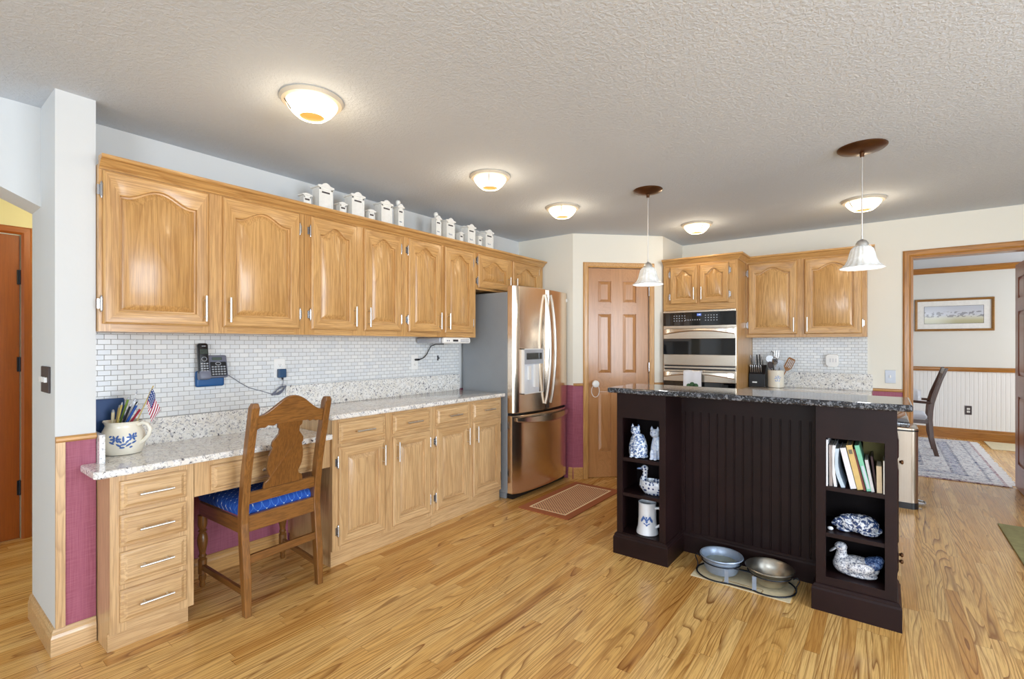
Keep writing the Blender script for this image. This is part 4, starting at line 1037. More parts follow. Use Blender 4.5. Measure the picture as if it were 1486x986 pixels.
for i, (r, z) in enumerate(JP):
    ring = []
    for k in range(40):
        a = 2 * pi * k / 40; da = abs((a - sp_ang + pi) % (2 * pi) - pi)
        ex = 0.022 * math.exp(-(da / 0.25) ** 2) * max(0, (z - 0.12) / 0.04) if z > 0.12 else 0
        ring.append(Vector((JX + max(r, 1e-4) * cos(a) + ex * cos(a), JY + max(r, 1e-4) * sin(a) + ex * sin(a), JZ + z)))
    R.append(ring)
rings(bm, R); body = obj('jug_body', bm, M_cream, t, 0.7)
bm = N(); tube(bm, [Vector((JX, JY, JZ)) + rdir * a + Vector((0, 0, z)) for a, z in ((0.074, 0.140), (0.098, 0.150), (0.122, 0.142), (0.134, 0.118), (0.126, 0.090), (0.105, 0.066), (0.086, 0.052))], 0.009, 10); obj('handle', bm, M_cream, t, 0.9)
bm = N()
def on_jug(u, z):
    r = 0.0
    for (r0, z0), (r1, z1) in zip(JP[:10], JP[1:10]):
        if z0 <= z <= z1: r = r0 + (r1 - r0) * (z - z0) / max(1e-6, z1 - z0)
    a = atan2(-vdir.y, -vdir.x) + u / 0.09
    return Vector((JX + (r + 0.0012) * cos(a), JY + (r + 0.0012) * sin(a), JZ + z))
def petal(u, z, ang, L, w):
    P = []
    for k in range(10):
        s = 2 * pi * k / 10; lx, ly = L / 2 * cos(s), w / 2 * sin(s)
        P.append(on_jug(u + lx * cos(ang) - ly * sin(ang), z + lx * sin(ang) + ly * cos(ang)))
    V = [bm.verts.new(p) for p in P]; bm.faces.new(V)
for cu_, cz_, sg in ((-0.030, 0.082, -1), (0.034, 0.088, 1)):
    for k in range(6): petal(cu_ + 0.013 * cos(k * 1.05), cz_ + 0.010 * sin(k * 1.05), k * 1.05, 0.020, 0.009)
for u, z, a, L in ((0.0, 0.080, 1.57, 0.03), (0.0, 0.055, 0.2, 0.026), (-0.018, 0.052, -0.7, 0.026), (0.02, 0.052, 0.6, 0.028), (-0.045, 0.065, -0.5, 0.024), (0.042, 0.062, 0.5, 0.022), (-0.005, 0.040, 0.0, 0.022), (0.015, 0.068, 0.9, 0.02), (-0.012, 0.070, 2.2, 0.02), (-0.052, 0.095, 0.4, 0.014), (0.052, 0.100, 1.2, 0.014), (0.03, 0.040, 0.3, 0.014)):
    petal(u, z, a, L, 0.009)
tag(obj('flower_motif', bm, M_motif, t), 'blue flower design', None)
def jug_pt(x_, d_, z_): return Vector((JX, JY, JZ)) + rdir * x_ + vdir * d_ + Vector((0, 0, z_))
pens = [('pen', 'green pen leaning in the jug', (120, 150, 60), -0.027, 0.024, 0.262, 0.0050, 0.015), ('pen', 'thin white pen reaching highest among the pens in the jug', (226, 228, 230), -0.010, 0.064, 0.290, 0.0035, 0.025),
        ('pen', 'black pen leaning right in the jug', (24, 28, 38), -0.022, 0.034, 0.232, 0.0055, -0.020), ('pen', 'blue pen beside the white letter opener in the jug', (40, 84, 160), 0.006, 0.066, 0.236, 0.0055, -0.012),
        ('letter_opener', 'broad white letter opener leaning in the jug', (222, 226, 232), -0.006, 0.056, 0.256, 0.0085, 0.002), ('marker', 'fat black marker in the jug next to the flag', (22, 24, 30), 0.014, 0.064, 0.252, 0.0085, 0.022),
        ('pencil', 'beige pencil at the left rim of the jug', (206, 184, 130), -0.046, -0.020, 0.222, 0.0050, 0.010), ('pencil', 'yellowish pencil left of the green pen in the jug', (200, 176, 96), -0.038, -0.008, 0.238, 0.0045, -0.016),
        ('pen', 'dark red pen low beside the flag in the jug', (150, 40, 60), 0.030, 0.084, 0.216, 0.0055, -0.004), ('ruler', 'pale wooden stick poking out over the jug spout', (222, 206, 168), -0.054, -0.050, 0.200, 0.0070, -0.002)]
for nm, lb, col, xc, xt, zt, r, dp_ in pens:
    z0_ = 0.022; xb = max(-0.058, xc - (xt - xc) * (0.142 - z0_) / (zt - 0.142)); 
    a = jug_pt(xb, dp_, z0_); m_ = jug_pt(xc, dp_, 0.142); b = jug_pt(xt, dp_, zt)
    t = thing(nm, a, lb, 'pen' if nm in ('pen', 'marker', 'pencil') else 'stick', 'pens in the jug')
    b2 = a + (b - a)
    bm = N(); tube(bm, [a, a.lerp(b2, 0.5), b2], r, 8, flat=0.5 if nm in ('letter_opener', 'ruler') else None); obj('barrel', bm, plain(nm + '_colour', lin(*col), 0.35, 0, 0.04), t, 0.8)
    bm = N(); d = (b2 - a).normalized(); tube(bm, [b2, b2 + d * 0.010, b2 + d * 0.014], [r * 0.9, r * 0.7, r * 0.2], 8); obj('tip', bm, M_silver, t, 0.8)
# little flag on a stick
t = thing('stick_flag', (JX, JY, JZ + 0.02), 'small American flag on a stick in the pen jug', 'flag')
b0 = jug_pt(0.004, 0.0, 0.018); b1 = jug_pt(0.148, 0.0, 0.330)
bm = N(); tube(bm, [b0, b1], 0.003, 8); obj('stick', bm, plain('gilt_stick', lin(190, 170, 110), 0.4), t, 0.8)
bm = N(); d = (b1 - b0).normalized(); side = Vector((0.72, 0.55, -0.35)).normalized()
top0 = b1 - d * 0.012
KU, KV = 20, 13; Wd, Hd = 0.122, 0.085
def fp(i, j):
    u = i / KU; v = j / KV
    # folds and hangs down off the stick
    p = top0 - d * (v * Hd) + Vector((0, 0, -1)) * (Wd * u * 0.93) + side * (0.030 * sin(min(1, u * 1.4) * pi / 2) + 0.010 * sin(u * 9 + v * 2)) + Vector((0.4, -0.5, 0)) * (0.016 * sin(u * 7 + v * 3))
    return p
V = [[bm.verts.new(fp(i, j)) for j in range(KV + 1)] for i in range(KU + 1)]
for i in range(KU):
    for j in range(KV):
        f = bm.faces.new((V[i][j], V[i + 1][j], V[i + 1][j + 1], V[i][j + 1]))
        f.material_index = 2 if (i < 8 and j < 9) else (0 if i % 2 == 0 else 1)
for i in range(6):
    for j in range(4):
        i0 = 0.7 + i * 1.25; j0 = 0.9 + j * 2.1
        nrm = (fp(i0 + 1, j0) - fp(i0, j0)).cross(fp(i0, j0 + 1) - fp(i0, j0)).normalized() * 0.0006
        for sg in (1, -1):
            ws = [bm.verts.new(fp(i0 + 0.42 * cos(a), j0 + 0.42 * sin(a)) + nrm * sg) for a in (0, 1.26, 2.51, 3.77, 5.03)]
            bm.faces.new(ws).material_index = 1
M_fr = plain('flag_red', lin(168, 34, 62), 0.8, 0, 0.05); M_fb = plain('flag_blue', lin(36, 66, 128), 0.8, 0, 0.05); M_fw = plain('flag_white', lin(232, 230, 232), 0.8, 0, 0.03)
o = obj('flag_cloth', bm, [M_fr, M_fw, M_fb], t); o.data.shade_smooth() if hasattr(o.data, 'shade_smooth') else None

# wall telephone
TX = XW + 0.0085
t = thing('wall_telephone', (TX, 1.19, 1.09), 'dark cordless telephone and answering machine on a blue wall bracket', 'telephone')
bm = N(); bbox(bm, TX, TX + 0.030, 1.102, 1.252, 1.093, 1.185, 0.012, 0, None, 3); tag(obj('bracket', bm, M_blue, t), 'blue wall bracket', None)
def tiltM(y, z, x, ang): return Matrix.Translation((x, y, z)) @ Euler((0, -ang, 0)).to_matrix().to_4x4()
Mt = tiltM(0, 1.135, TX + 0.045, 0.22)
bm = N(); bbox(bm, -0.012, 0.018, 1.158, 1.262, 0.008, 0.140, 0.010, 0, Mt, 3); bbox(bm, -0.012, 0.040, 1.105, 1.165, 0.0, 0.050, 0.010, 0, Mt, 3); base_ = obj('base_unit', bm, M_grey, t, 0.5)
bm = N(); bbox(bm, 0.0182, 0.020, 1.168, 1.252, 0.016, 0.098, 0.003, 0, Mt); kp = obj('keypad', bm, M_black, base_)
bm = N()
for i in range(5):
    for j in range(4): bbox(bm, 0.0203, 0.0225, 1.174 + i * 0.0155, 1.185 + i * 0.0155, 0.022 + j * 0.0145, 0.030 + j * 0.0145, 0.002, 0, Mt)
tube(bm, [Mt @ Vector((0.021, 1.210 + 0.014 * cos(2 * pi * k / 16), 0.088 + 0.008 * sin(2 * pi * k / 16))) for k in range(16)], 0.002, 6, 0, True)
tag(obj('key', bm, M_silver, kp), 'rows of pale keys', None)
bm = N(); bbox(bm, 0.0182, 0.021, 1.180, 1.232, 0.108, 0.126, 0.003, 0, Mt); obj('display', bm, plain('lcd_grey', lin(84, 96, 88), 0.2), base_)
Mh = tiltM(0, 1.165, TX + 0.062, 0.14)
bm = N(); bbox(bm, -0.020, 0.012, 1.104, 1.158, 0.0, 0.180, 0.012, 0, Mh, 3); hs = obj('handset', bm, M_black, t, 0.5)
bm = N(); bbox(bm, 0.0122, 0.0135, 1.111, 1.151, 0.116, 0.146, 0.002, 0, Mh); obj('screen', bm, plain('lcd_dark', lin(58, 66, 60), 0.2), hs)
bm = N()
for i in range(3):
    for j in range(4): bbox(bm, 0.0122, 0.0145, 1.112 + i * 0.014, 1.122 + i * 0.014, 0.016 + j * 0.014, 0.024 + j * 0.014, 0.002, 0, Mh)
tube(bm, [Mh @ Vector((0.013, 1.131 + 0.013 * cos(2 * pi * k / 16), 0.088 + 0.012 * sin(2 * pi * k / 16))) for k in range(16)], 0.0015, 6, 0, True)
box(bm, 0.0122, 0.0132, 1.122, 1.142, 0.160, 0.164, 0, Mh); tag(obj('key', bm, M_silver, hs), 'rows of pale keys', None)
bm = N(); x = TX + 0.004
tube(bm, [(x + 0.03, 1.262, 1.160), (x + 0.01, 1.30, 1.138), (x, 1.35, 1.102), (x, 1.40, 1.070), (x, 1.444, 1.054), (x, 1.50, 1.035), (x, 1.545, 1.018), (x + 0.012, 1.575, 1.02)], 0.0022, 6)
for q in range(5): tube(bm, [(x + 0.010 + 0.003 * q, 1.585 + (0.048 - 0.005 * q) * cos(2 * pi * k / 20) , 1.040 + (0.010 + 0.003 * q) * sin(2 * pi * k / 20) + 0.55 * (0.048 - 0.005 * q) * cos(2 * pi * k / 20)) for k in range(20)], 0.0026, 6, 0, True)
tube(bm, [(x + 0.012, 1.60, 1.06), (x + 0.008, 1.612, 1.085), (x + 0.02, 1.608, 1.122)], 0.0022, 6)
tag(obj('power_cord', bm, M_grey, t, 0.9), 'grey cord with a coiled bundle', None)
def outlet(y0, y1, z0, z1, label, mat_face, dark=False, F=None, plate=None):
    t = thing('wall_outlet', F(( y0 + y1) / 2, 0, z0), label, 'outlet')
    bm = N(); bbox(bm, y0, y1, 0, 0.007, z0, z1, 0.0025, 0, F); p = obj('plate', bm, plate or M_white, t)
    ym = (y0 + y1) / 2; zm = (z0 + z1) / 2
    for s in (-1, 1):
        bm = N(); bbox(bm, ym - 0.016, ym + 0.016, 0.0072, 0.009, zm + s * 0.020 - 0.013, zm + s * 0.020 + 0.013, 0.003, 0, F); r = obj('socket', bm, mat_face, p)
        bm = N()
        for q in (-0.006, 0.006): box(bm, ym + q - 0.001, ym + q + 0.001, 0.0091, 0.0096, zm + s * 0.020 - 0.002, zm + s * 0.020 + 0.006, 0, F)
        box(bm, ym - 0.002, ym + 0.002, 0.0091, 0.0096, zm + s * 0.020 - 0.009, zm + s * 0.020 - 0.005, 0, F)
        obj('slot', bm, M_slot, r)
    return t
fW = FL(TX)
outlet(1.556, 1.630, 1.122, 1.244, 'white outlet with a blue power adapter plugged into its lower socket', M_white, F=fW)
t = thing('power_adapter', fW(1.594, 0.0098, 1.118), 'blue power adapter plugged into the outlet above the desk chair', 'power adapter')
bm = N(); bbox(bm, 1.572, 1.622, 0.0100, 0.040, 1.122, 1.178, 0.005, 0, fW); obj('case', bm, M_navy if False else plain('adapter_blue', lin(30, 70, 108), 0.4), t)
bm = N(); tube(bm, [fW(1.597, 0.03, 1.122), fW(1.597, 0.03, 1.108)], [0.006, 0.004], 8); obj('strain_relief', bm, M_iron, t)
outlet(2.698, 2.773, 1.127, 1.250, 'white outlet with a black plug under the radio', M_white, F=fW)
t = thing('radio', (-2.93, 2.91, 1.345), 'white under cabinet radio with small display left of the refrigerator', 'radio')
bm = N(); bbox(bm, -3.10, -2.825, 2.745, 3.075, 1.346, 1.3945, 0.012, 0, None, 3); cs = obj('case', bm, M_silver, t, 0.5)
bm = N(); bbox(bm, -2.8245, -2.785, 2.755, 3.072, 1.344, 1.3935, 0.016, 0, None, 3); fp_ = obj('front_panel', bm, M_white, t, 0.5)
bm = N(); box(bm, -2.7848, -2.7835, 2.855, 2.915, 1.360, 1.376); tag(obj('display', bm, M_blackgl, fp_), 'dark display', None)
bm = N()
for k in range(7):
    for j in range(2): bbox(bm, -2.7848, -2.782, 2.945 + k * 0.0145, 2.954 + k * 0.0145, 1.360 + j * 0.012, 1.365 + j * 0.012, 0.001)
for k in range(2): bbox(bm, -2.7848, -2.782, 2.785 + k * 0.02, 2.795 + k * 0.02, 1.362, 1.372, 0.001)
tag(obj('button', bm, M_grey, fp_), 'rows of small grey buttons', None)
bm = N(); x = TX + 0.02
tube(bm, [(TX + 0.0100, 2.7355, 1.209), (x + 0.008, 2.745, 1.209), (x + 0.008, 2.765, 1.210)], 0.008, 8)
tube(bm, [(x + 0.008, 2.765, 1.210), (x, 2.82, 1.222), (x, 2.855, 1.250), (x, 2.878, 1.285), (x + 0.01, 2.895, 1.322), (x + 0.03, 2.93, 1.337), (x + 0.06, 3.0, 1.340)], 0.0042, 8)
tag(obj('power_cord', bm, M_black, t, 0.8), 'black power cord with plug', None)
t = thing('wall_hook', (TX, 3.004, 1.21), 'tiny dark hook on the tiles right of the second outlet', 'hook')
bm = N(); bbox(bm, TX, TX + 0.006, 2.998, 3.010, 1.195, 1.240, 0.002); obj('hook_plate', bm, M_iron, t)
bm = N(); tube(bm, [(TX + 0.006, 3.004, 1.225), (TX + 0.018, 3.004, 1.212), (TX + 0.022, 3.004, 1.222)], 0.003, 6); obj('hook_tip', bm, M_iron, t)

# ------------------------------------------------------------------ canisters on top of the cabinets
CZ = 2.1505; CXF = -2.84
CAN = [(1.600, 1.657, 0.118, 's', 'small white canister at the left end of the row on the cabinets', 'Sage'),
       (1.703, 1.809, 0.196, 'b', 'largest looking white canister, lettered Sugar, second from the left end', 'Sugar'),
       (1.852, 1.908, 0.120, 's', 'small white canister between the Sugar and Tea canisters', 'Mint'),
       (1.942, 2.049, 0.198, 'b', 'big white gabled canister lettered Tea, right of the Sugar one', 'Tea'),
       (2.078, 2.137, 0.122, 's', 'small white canister left of the Coffee canister', 'Dill'),
       (2.184, 2.288, 0.200, 'b', 'big white gabled canister lettered Coffee', 'Coffee'),
       (2.336, 2.394, 0.206, 't', 'tall narrow white canister with knob at the right end of the left group', 'Salt'),
       (2.717, 2.781, 0.200, 't', 'tall narrow white canister with knob at the left end of the right group', 'Pepper'),
       (2.836, 2.939, 0.206, 'b', 'big white gabled canister first in the right group', 'Rice'),
       (2.991, 3.041, 0.132, 's', 'small white canister between the two left gabled ones of the right group', 'Bay'),
       (3.090, 3.195, 0.206, 'b', 'big white gabled canister in the middle of the right group', 'Flour'),
       (3.228, 3.283, 0.140, 's', 'small white canister left of the last gabled one', 'Thyme'),
       (3.326, 3.441, 0.204, 'b', 'big white gabled canister at the right end near the refrigerator', 'Oats')]
for y0, y1, h, ty, lb, word in CAN:
    w = y1 - y0; dp = 0.090 if ty == 'b' else (0.062 if ty == 't' else 0.056); ym = (y0 + y1) / 2
    t = thing('canister', (CXF - dp / 2, ym, CZ), lb, 'canister', 'white canisters along the cabinet tops')
    bm = N(); m = 0.006
    box(bm, CXF - dp + m, CXF - 0.004, y0 + m, y1 - m, CZ, CZ + h - 0.008)
    box(bm, CXF - dp, CXF, y0, y1, CZ, CZ + 0.012)
    for ya, yb in ((y0 + m - 0.002, y0 + m + w * 0.10), (y1 - m - w * 0.10, y1 - m + 0.002)): box(bm, CXF - 0.004, CXF - 0.0005, ya, yb, CZ + 0.012, CZ + h - 0.012)
    box(bm, CXF - 0.004, CXF - 0.0005, y0 + m, y1 - m, CZ + h - 0.022, CZ + h - 0.008)
    body = obj('canister_body', bm, M_paintw, t)
    bm = N(); ov = 0.0032
    box(bm, CXF - dp - ov * 0.5, CXF + ov, y0 - ov, y1 + ov, CZ + h - 0.0078, CZ + h)
    if ty == 'b':
        P = [(y0 - ov, CZ + h), (y0 - ov, CZ + h + 0.004)] + [(ym + w / 2 * u, CZ + h + 0.004 + 0.008 * (1 - abs(u)) + (0.012 * sqrt(max(0, 1 - (u / 0.5) ** 2)) if abs(u) < 0.5 else 0)) for u in [-0.95 + 1.9 * k / 24 for k in range(25)]] + [(y1 + ov, CZ + h + 0.004), (y1 + ov, CZ + h)]
        prism(bm, P, lambda a, b, d: Vector((d, a, b)), CXF - 0.004, CXF + ov); prism(bm, P, lambda a, b, d: Vector((d, a, b)), CXF - dp - ov * 0.5, CXF - dp + 0.006)
    elif ty == 't':
        P = [(y0, CZ + h), (ym - w * 0.3, CZ + h + 0.008), (ym - w * 0.15, CZ + h + 0.020), (ym + w * 0.15, CZ + h + 0.020), (ym + w * 0.3, CZ + h + 0.008), (y1, CZ + h)]
        prism(bm, P, lambda a, b, d: Vector((d, a, b)), CXF - 0.004, CXF + ov)
    else:
        P = [(y0 + 0.004, CZ + h), (ym - w * 0.2, CZ + h + 0.007), (ym + w * 0.2, CZ + h + 0.007), (y1 - 0.004, CZ + h)]
        prism(bm, P, lambda a, b, d: Vector((d, a, b)), CXF - 0.004, CXF + ov * 0.6)
    lid = obj('lid', bm, M_paintw, t)
    if ty == 't':
        bm = N(); lathe(bm, [(0.012, CZ + h), (0.010, CZ + h + 0.012), (0.016, CZ + h + 0.022), (0.018, CZ + h + 0.040), (0.012, CZ + h + 0.050), (0, CZ + h + 0.053)], (CXF - dp * 0.5, ym - 0.002, 0), 16); obj('knob', bm, M_paintw, lid, 0.6)
    bm = N(); zz = CZ + h - 0.042 if ty != 's' else CZ + h - 0.036; zz = max(zz, CZ + 0.03)
    sw = w * 0.26
    box(bm, CXF - 0.0038, CXF - 0.0022, ym - sw, ym + sw, zz, zz + 0.010); tag(obj('slot', bm, M_slot, body), 'dark slot', None)
    bm = N(); Ml = Matrix(((0, 0, 1, CXF - 0.0036), (1, 0, 0, ym), (0, 1, 0, CZ + h * 0.46), (0, 0, 0, 1)))
    if word in ('Sugar', 'Tea', 'Coffee'): text_bm(bm, word, w * (0.30 if len(word) < 6 else 0.24), Ml, 0, 0.0004, 0.35)
    else: tube(bm, [Ml @ Vector((-w * 0.2 + w * 0.4 * k / 16, w * 0.07 * sin(k * 1.9) * (1.6 if k < 3 else 1), 0.0004)) for k in range(17)], 0.0009, 5); tag(obj('lettering', bm, M_letter, body), 'blue grey script lettering', None)
    if ty == 'b':
        bm = N()
        for q in (y0 + 0.018, y1 - 0.018): lathe(bm, [(0.003, 0), (0.003, 0.004), (0, 0.004)], n=8, M=Matrix(((0, 0, 1, CXF - 0.0004), (1, 0, 0, q), (0, 1, 0, CZ + 0.035), (0, 0, 0, 1))))
        obj('peg', bm, M_letter, body)

# ------------------------------------------------------------------ back worktop things
fB = FB(YB)
WZ = 0.9195
t = thing('knife_block', (-1.02, 5.34, WZ), 'black knife block full of steel handled knives beside the utensil crock', 'knife block')
prof = [(5.27, WZ), (5.40, WZ), (5.44, WZ + 0.18), (5.36, WZ + 0.215), (5.275, WZ + 0.125)]
bm = N(); prism(bm, prof, lambda a, b, d: Vector((d, a, b)), -1.066, -0.922); blk = obj('block', bm, M_black, t, None, 0.003)
bm = N(); bbox(bm, -1.034, -0.992, 5.2685, 5.2699, WZ + 0.038, WZ + 0.052, 0.0005); tag(obj('maker_plate', bm, M_white, blk), 'small white label', None)
def knife(x, y, z, L, mat, lb, lean=0.0):
    d = Vector((lean, -0.30, 1)).normalized(); a = Vector((x, y, z))
    t = thing('knife', a, lb, 'knife', 'knives in the block')
    bm = N(); tube(bm, [a - d * 0.03, a + d * 0.002], 0.004, 6, flat=0.4); obj('blade', bm, M_chrome, t)
    bm = N(); tube(bm, [a + d * 0.0025, a + d * (L * 0.5), a + d * L, a + d * (L + 0.006)], [0.007, 0.0085, 0.0085, 0.005], 8, flat=0.7); obj('handle', bm, mat, t, 0.8)
pos = ['leftmost', 'second', 'third', 'fourth', 'fifth', 'rightmost']
for i in range(6): knife(-1.050 + i * 0.0185, 5.288, WZ + 0.140, 0.075, M_chrome, pos[i] + ' steel steak knife in the front row of the block' if i in (0, 5) else pos[i] + ' steel steak knife from the left in the front row of the block')
knife(-1.055, 5.345, WZ + 0.205, 0.105, M_chrome, 'tall steel handled knife at the back left of the block')
knife(-1.030, 5.36, WZ + 0.205, 0.090, M_silver, 'silver handled knife behind the front row, left of the black ones')
knife(-1.005, 5.36, WZ + 0.205, 0.110, M_black, 'black handled knife in the middle back of the block')
knife(-0.980, 5.365, WZ + 0.200, 0.118, M_black, 'black handled knife at the back right of the block')
knife(-0.955, 5.36, WZ + 0.195, 0.100, M_chrome, 'steel handled knife at the back right edge of the block')
QX, QY = -0.836, 5.33
t = thing('utensil_crock', (QX, QY, WZ), 'cream crock with faint blue flowers holding cooking utensils', 'crock')
bm = N(); lathe(bm, [(0.066, WZ), (0.071, WZ + 0.003), (0.071, WZ + 0.160), (0.073, WZ + 0.166), (0.066, WZ + 0.168), (0.063, WZ + 0.16), (0.063, WZ + 0.012), (0, WZ + 0.010)], (QX, QY, 0), 36); obj('crock_body', bm, M_cream, t, 0.6)
bm = N()
for du, dz, an, L in ((0, 0.094, 0.3, 0.022), (0.012, 0.104, 1.2, 0.020), (-0.012, 0.104, 2.0, 0.020), (0.004, 0.112, 1.6, 0.018), (0.018, 0.088, -0.5, 0.020), (-0.018, 0.090, 3.6, 0.020), (0.002, 0.074, 1.5, 0.026), (0.016, 0.066, 0.7, 0.020), (-0.014, 0.066, 2.4, 0.020), (0.028, 0.100, 0.6, 0.014)):
    P = []
    for k in range(10):
        s_ = 2 * pi * k / 10; lx, ly = L / 2 * cos(s_), 0.0038 * sin(s_)
        aa = -pi / 2 + 0.34 + (du + lx * cos(an) - ly * sin(an)) / 0.072; zz_ = WZ + dz + lx * sin(an) + ly * cos(an)
        P.append(bm.verts.new((QX + 0.0722 * cos(aa), QY + 0.0722 * sin(aa), zz_)))
    bm.faces.new(P)
tag(obj('flower_motif', bm, M_motifl, t), 'faint blue flowers', None)
def utensil(nm, lb, tx, tz, kind, col, ty=0.0):
    a = Vector((QX + tx * 0.18, QY + ty * 0.2, WZ + 0.016)); b = Vector((QX + tx, QY + ty, WZ + tz)); d = (b - a).normalized()
    t = thing(nm, a, lb, 'utensil', 'cooking utensils in the crock')
    bm = N(); tube(bm, [a, a.lerp(b, 0.85)], 0.005, 8); obj('handle', bm, col, t, 0.8)
    u = Vector((0, 1, 0)).cross(d).normalized(); c = b
    bm = N(); fr = lambda p, q, e: c + u * p + d * q + Vector((0, 1, 0)) * e
    if kind == 'ladle':
        R = []
        for k in range(7):
            s = pi / 2 * k / 6; r = 0.034 * cos(s) + 0.0005
            R.append([fr(r * cos(2 * pi * j / 16), r * sin(2 * pi * j / 16), 0.022 * sin(s)) for j in range(16)])
        rings(bm, R)
    elif kind == 'spoon':
        R = []
        for e, s in ((-0.004, 0.85), (0.0, 1.0), (0.004, 0.8)): R.append([fr(0.024 * s * cos(2 * pi * j / 16), 0.036 * s * sin(2 * pi * j / 16), e) for j in range(16)])
        rings(bm, R)
    elif kind == 'turner':
        for p0, p1 in ((-0.034, -0.022), (-0.014, -0.008), (0.0, 0.006), (0.013, 0.019), (0.026, 0.034)):
            prism(bm, [(p0, -0.045), (p1, -0.045), (p1, 0.038), (p0, 0.038)], fr, -0.003, 0.003)
        prism(bm, [(-0.034, 0.038), (0.034, 0.038), (0.026, 0.052), (-0.026, 0.056)], fr, -0.003, 0.003); prism(bm, [(-0.012, -0.075), (0.012, -0.075), (0.034, -0.045), (-0.034, -0.045)], fr, -0.003, 0.003)
    elif kind == 'grater':
        prism(bm, [(-0.03, -0.08), (0.03, -0.08), (0.03, 0.04), (-0.03, 0.04)], fr, -0.004, 0.004)
    elif kind == 'fork':
        for p in (-0.018, 0.0, 0.018): tube(bm, [fr(p * 0.6, -0.02, 0), fr(p, 0.01, 0), fr(p, 0.055, 0)], 0.0032, 6)
        tube(bm, [fr(-0.012, -0.02, 0), fr(0.012, -0.02, 0)], 0.004, 6)
    elif kind == 'whisk':
        for q in range(4):
            an = pi * q / 4
            tube(bm, [fr(0.024 * sin(pi * k / 12) * cos(an), -0.05 + 0.09 * (k / 12), 0.024 * sin(pi * k / 12) * sin(an)) for k in range(13)], 0.0015, 6)
    obj('head', bm, col if kind != 'grater' else M_chrome, t, 0.7)
WOODU = plain('turner_wood', lin(150, 104, 62), 0.5, 0, 0.1)
utensil('ladle', 'big round steel ladle at the left of the crock', -0.055, 0.275, 'ladle', M_chrome, 0.01)
utensil('serving_spoon', 'steel serving spoon in the middle of the crock', -0.005, 0.255, 'spoon', M_chrome, -0.03)
utensil('serving_fork', 'steel serving fork standing tallest in the crock', 0.0, 0.300, 'fork', M_nickel, 0.03)
utensil('whisk', 'wire whisk at the back left of the crock', -0.045, 0.315, 'whisk', M_iron, 0.06)
utensil('grater', 'flat steel grater with dark end in the crock', 0.038, 0.225, 'grater', M_black, -0.005)
utensil('slotted_turner', 'wooden slotted turner leaning right out of the crock', 0.118, 0.235, 'turner', WOODU, 0.0)
utensil('spoon', 'dark spoon low at the front left of the crock', -0.045, 0.215, 'spoon', M_slot, -0.02)
t = thing('night_light', (-0.385, YB - 0.03, 1.12), 'white square plug in device on the back wall tiles', 'plug in')
bm = N(); bbox(bm, -0.425, -0.345, 0.0085, 0.014, 1.125, 1.245, 0.002, 0, fB); obj('plate', bm, M_white, t)
bm = N(); prism(bm, [(-0.437, 1.150), (-0.415, 1.125), (-0.355, 1.125), (-0.333, 1.142), (-0.333, 1.232), (-0.355, 1.246), (-0.415, 1.246), (-0.437, 1.225)], lambda a, b, d: fB(a, d, b), 0.0145, 0.045); cv = obj('cover', bm, M_white, t, None, 0.004)
bm = N()
for k in range(3): box(bm, -0.405 + k * 0.022, -0.395 + k * 0.022, 0.0452, 0.0465, 1.17, 1.205, 0, fB)
obj('grille', bm, plain('pale_grille', lin(214, 214, 216), 0.5), cv)
t = thing('light_switch', (0.045, YB, 0.99), 'silver light switch plate left of the dining doorway', 'light switch')
bm = N(); bbox(bm, 0.008, 0.083, 0, 0.006, 0.992, 1.108, 0.002, 0, fB); obj('plate', bm, M_silver, t)
bm = N(); box(bm, 0.040, 0.051, 0.0062, 0.016, 1.038, 1.062, 0, fB); obj('toggle', bm, M_white, t)

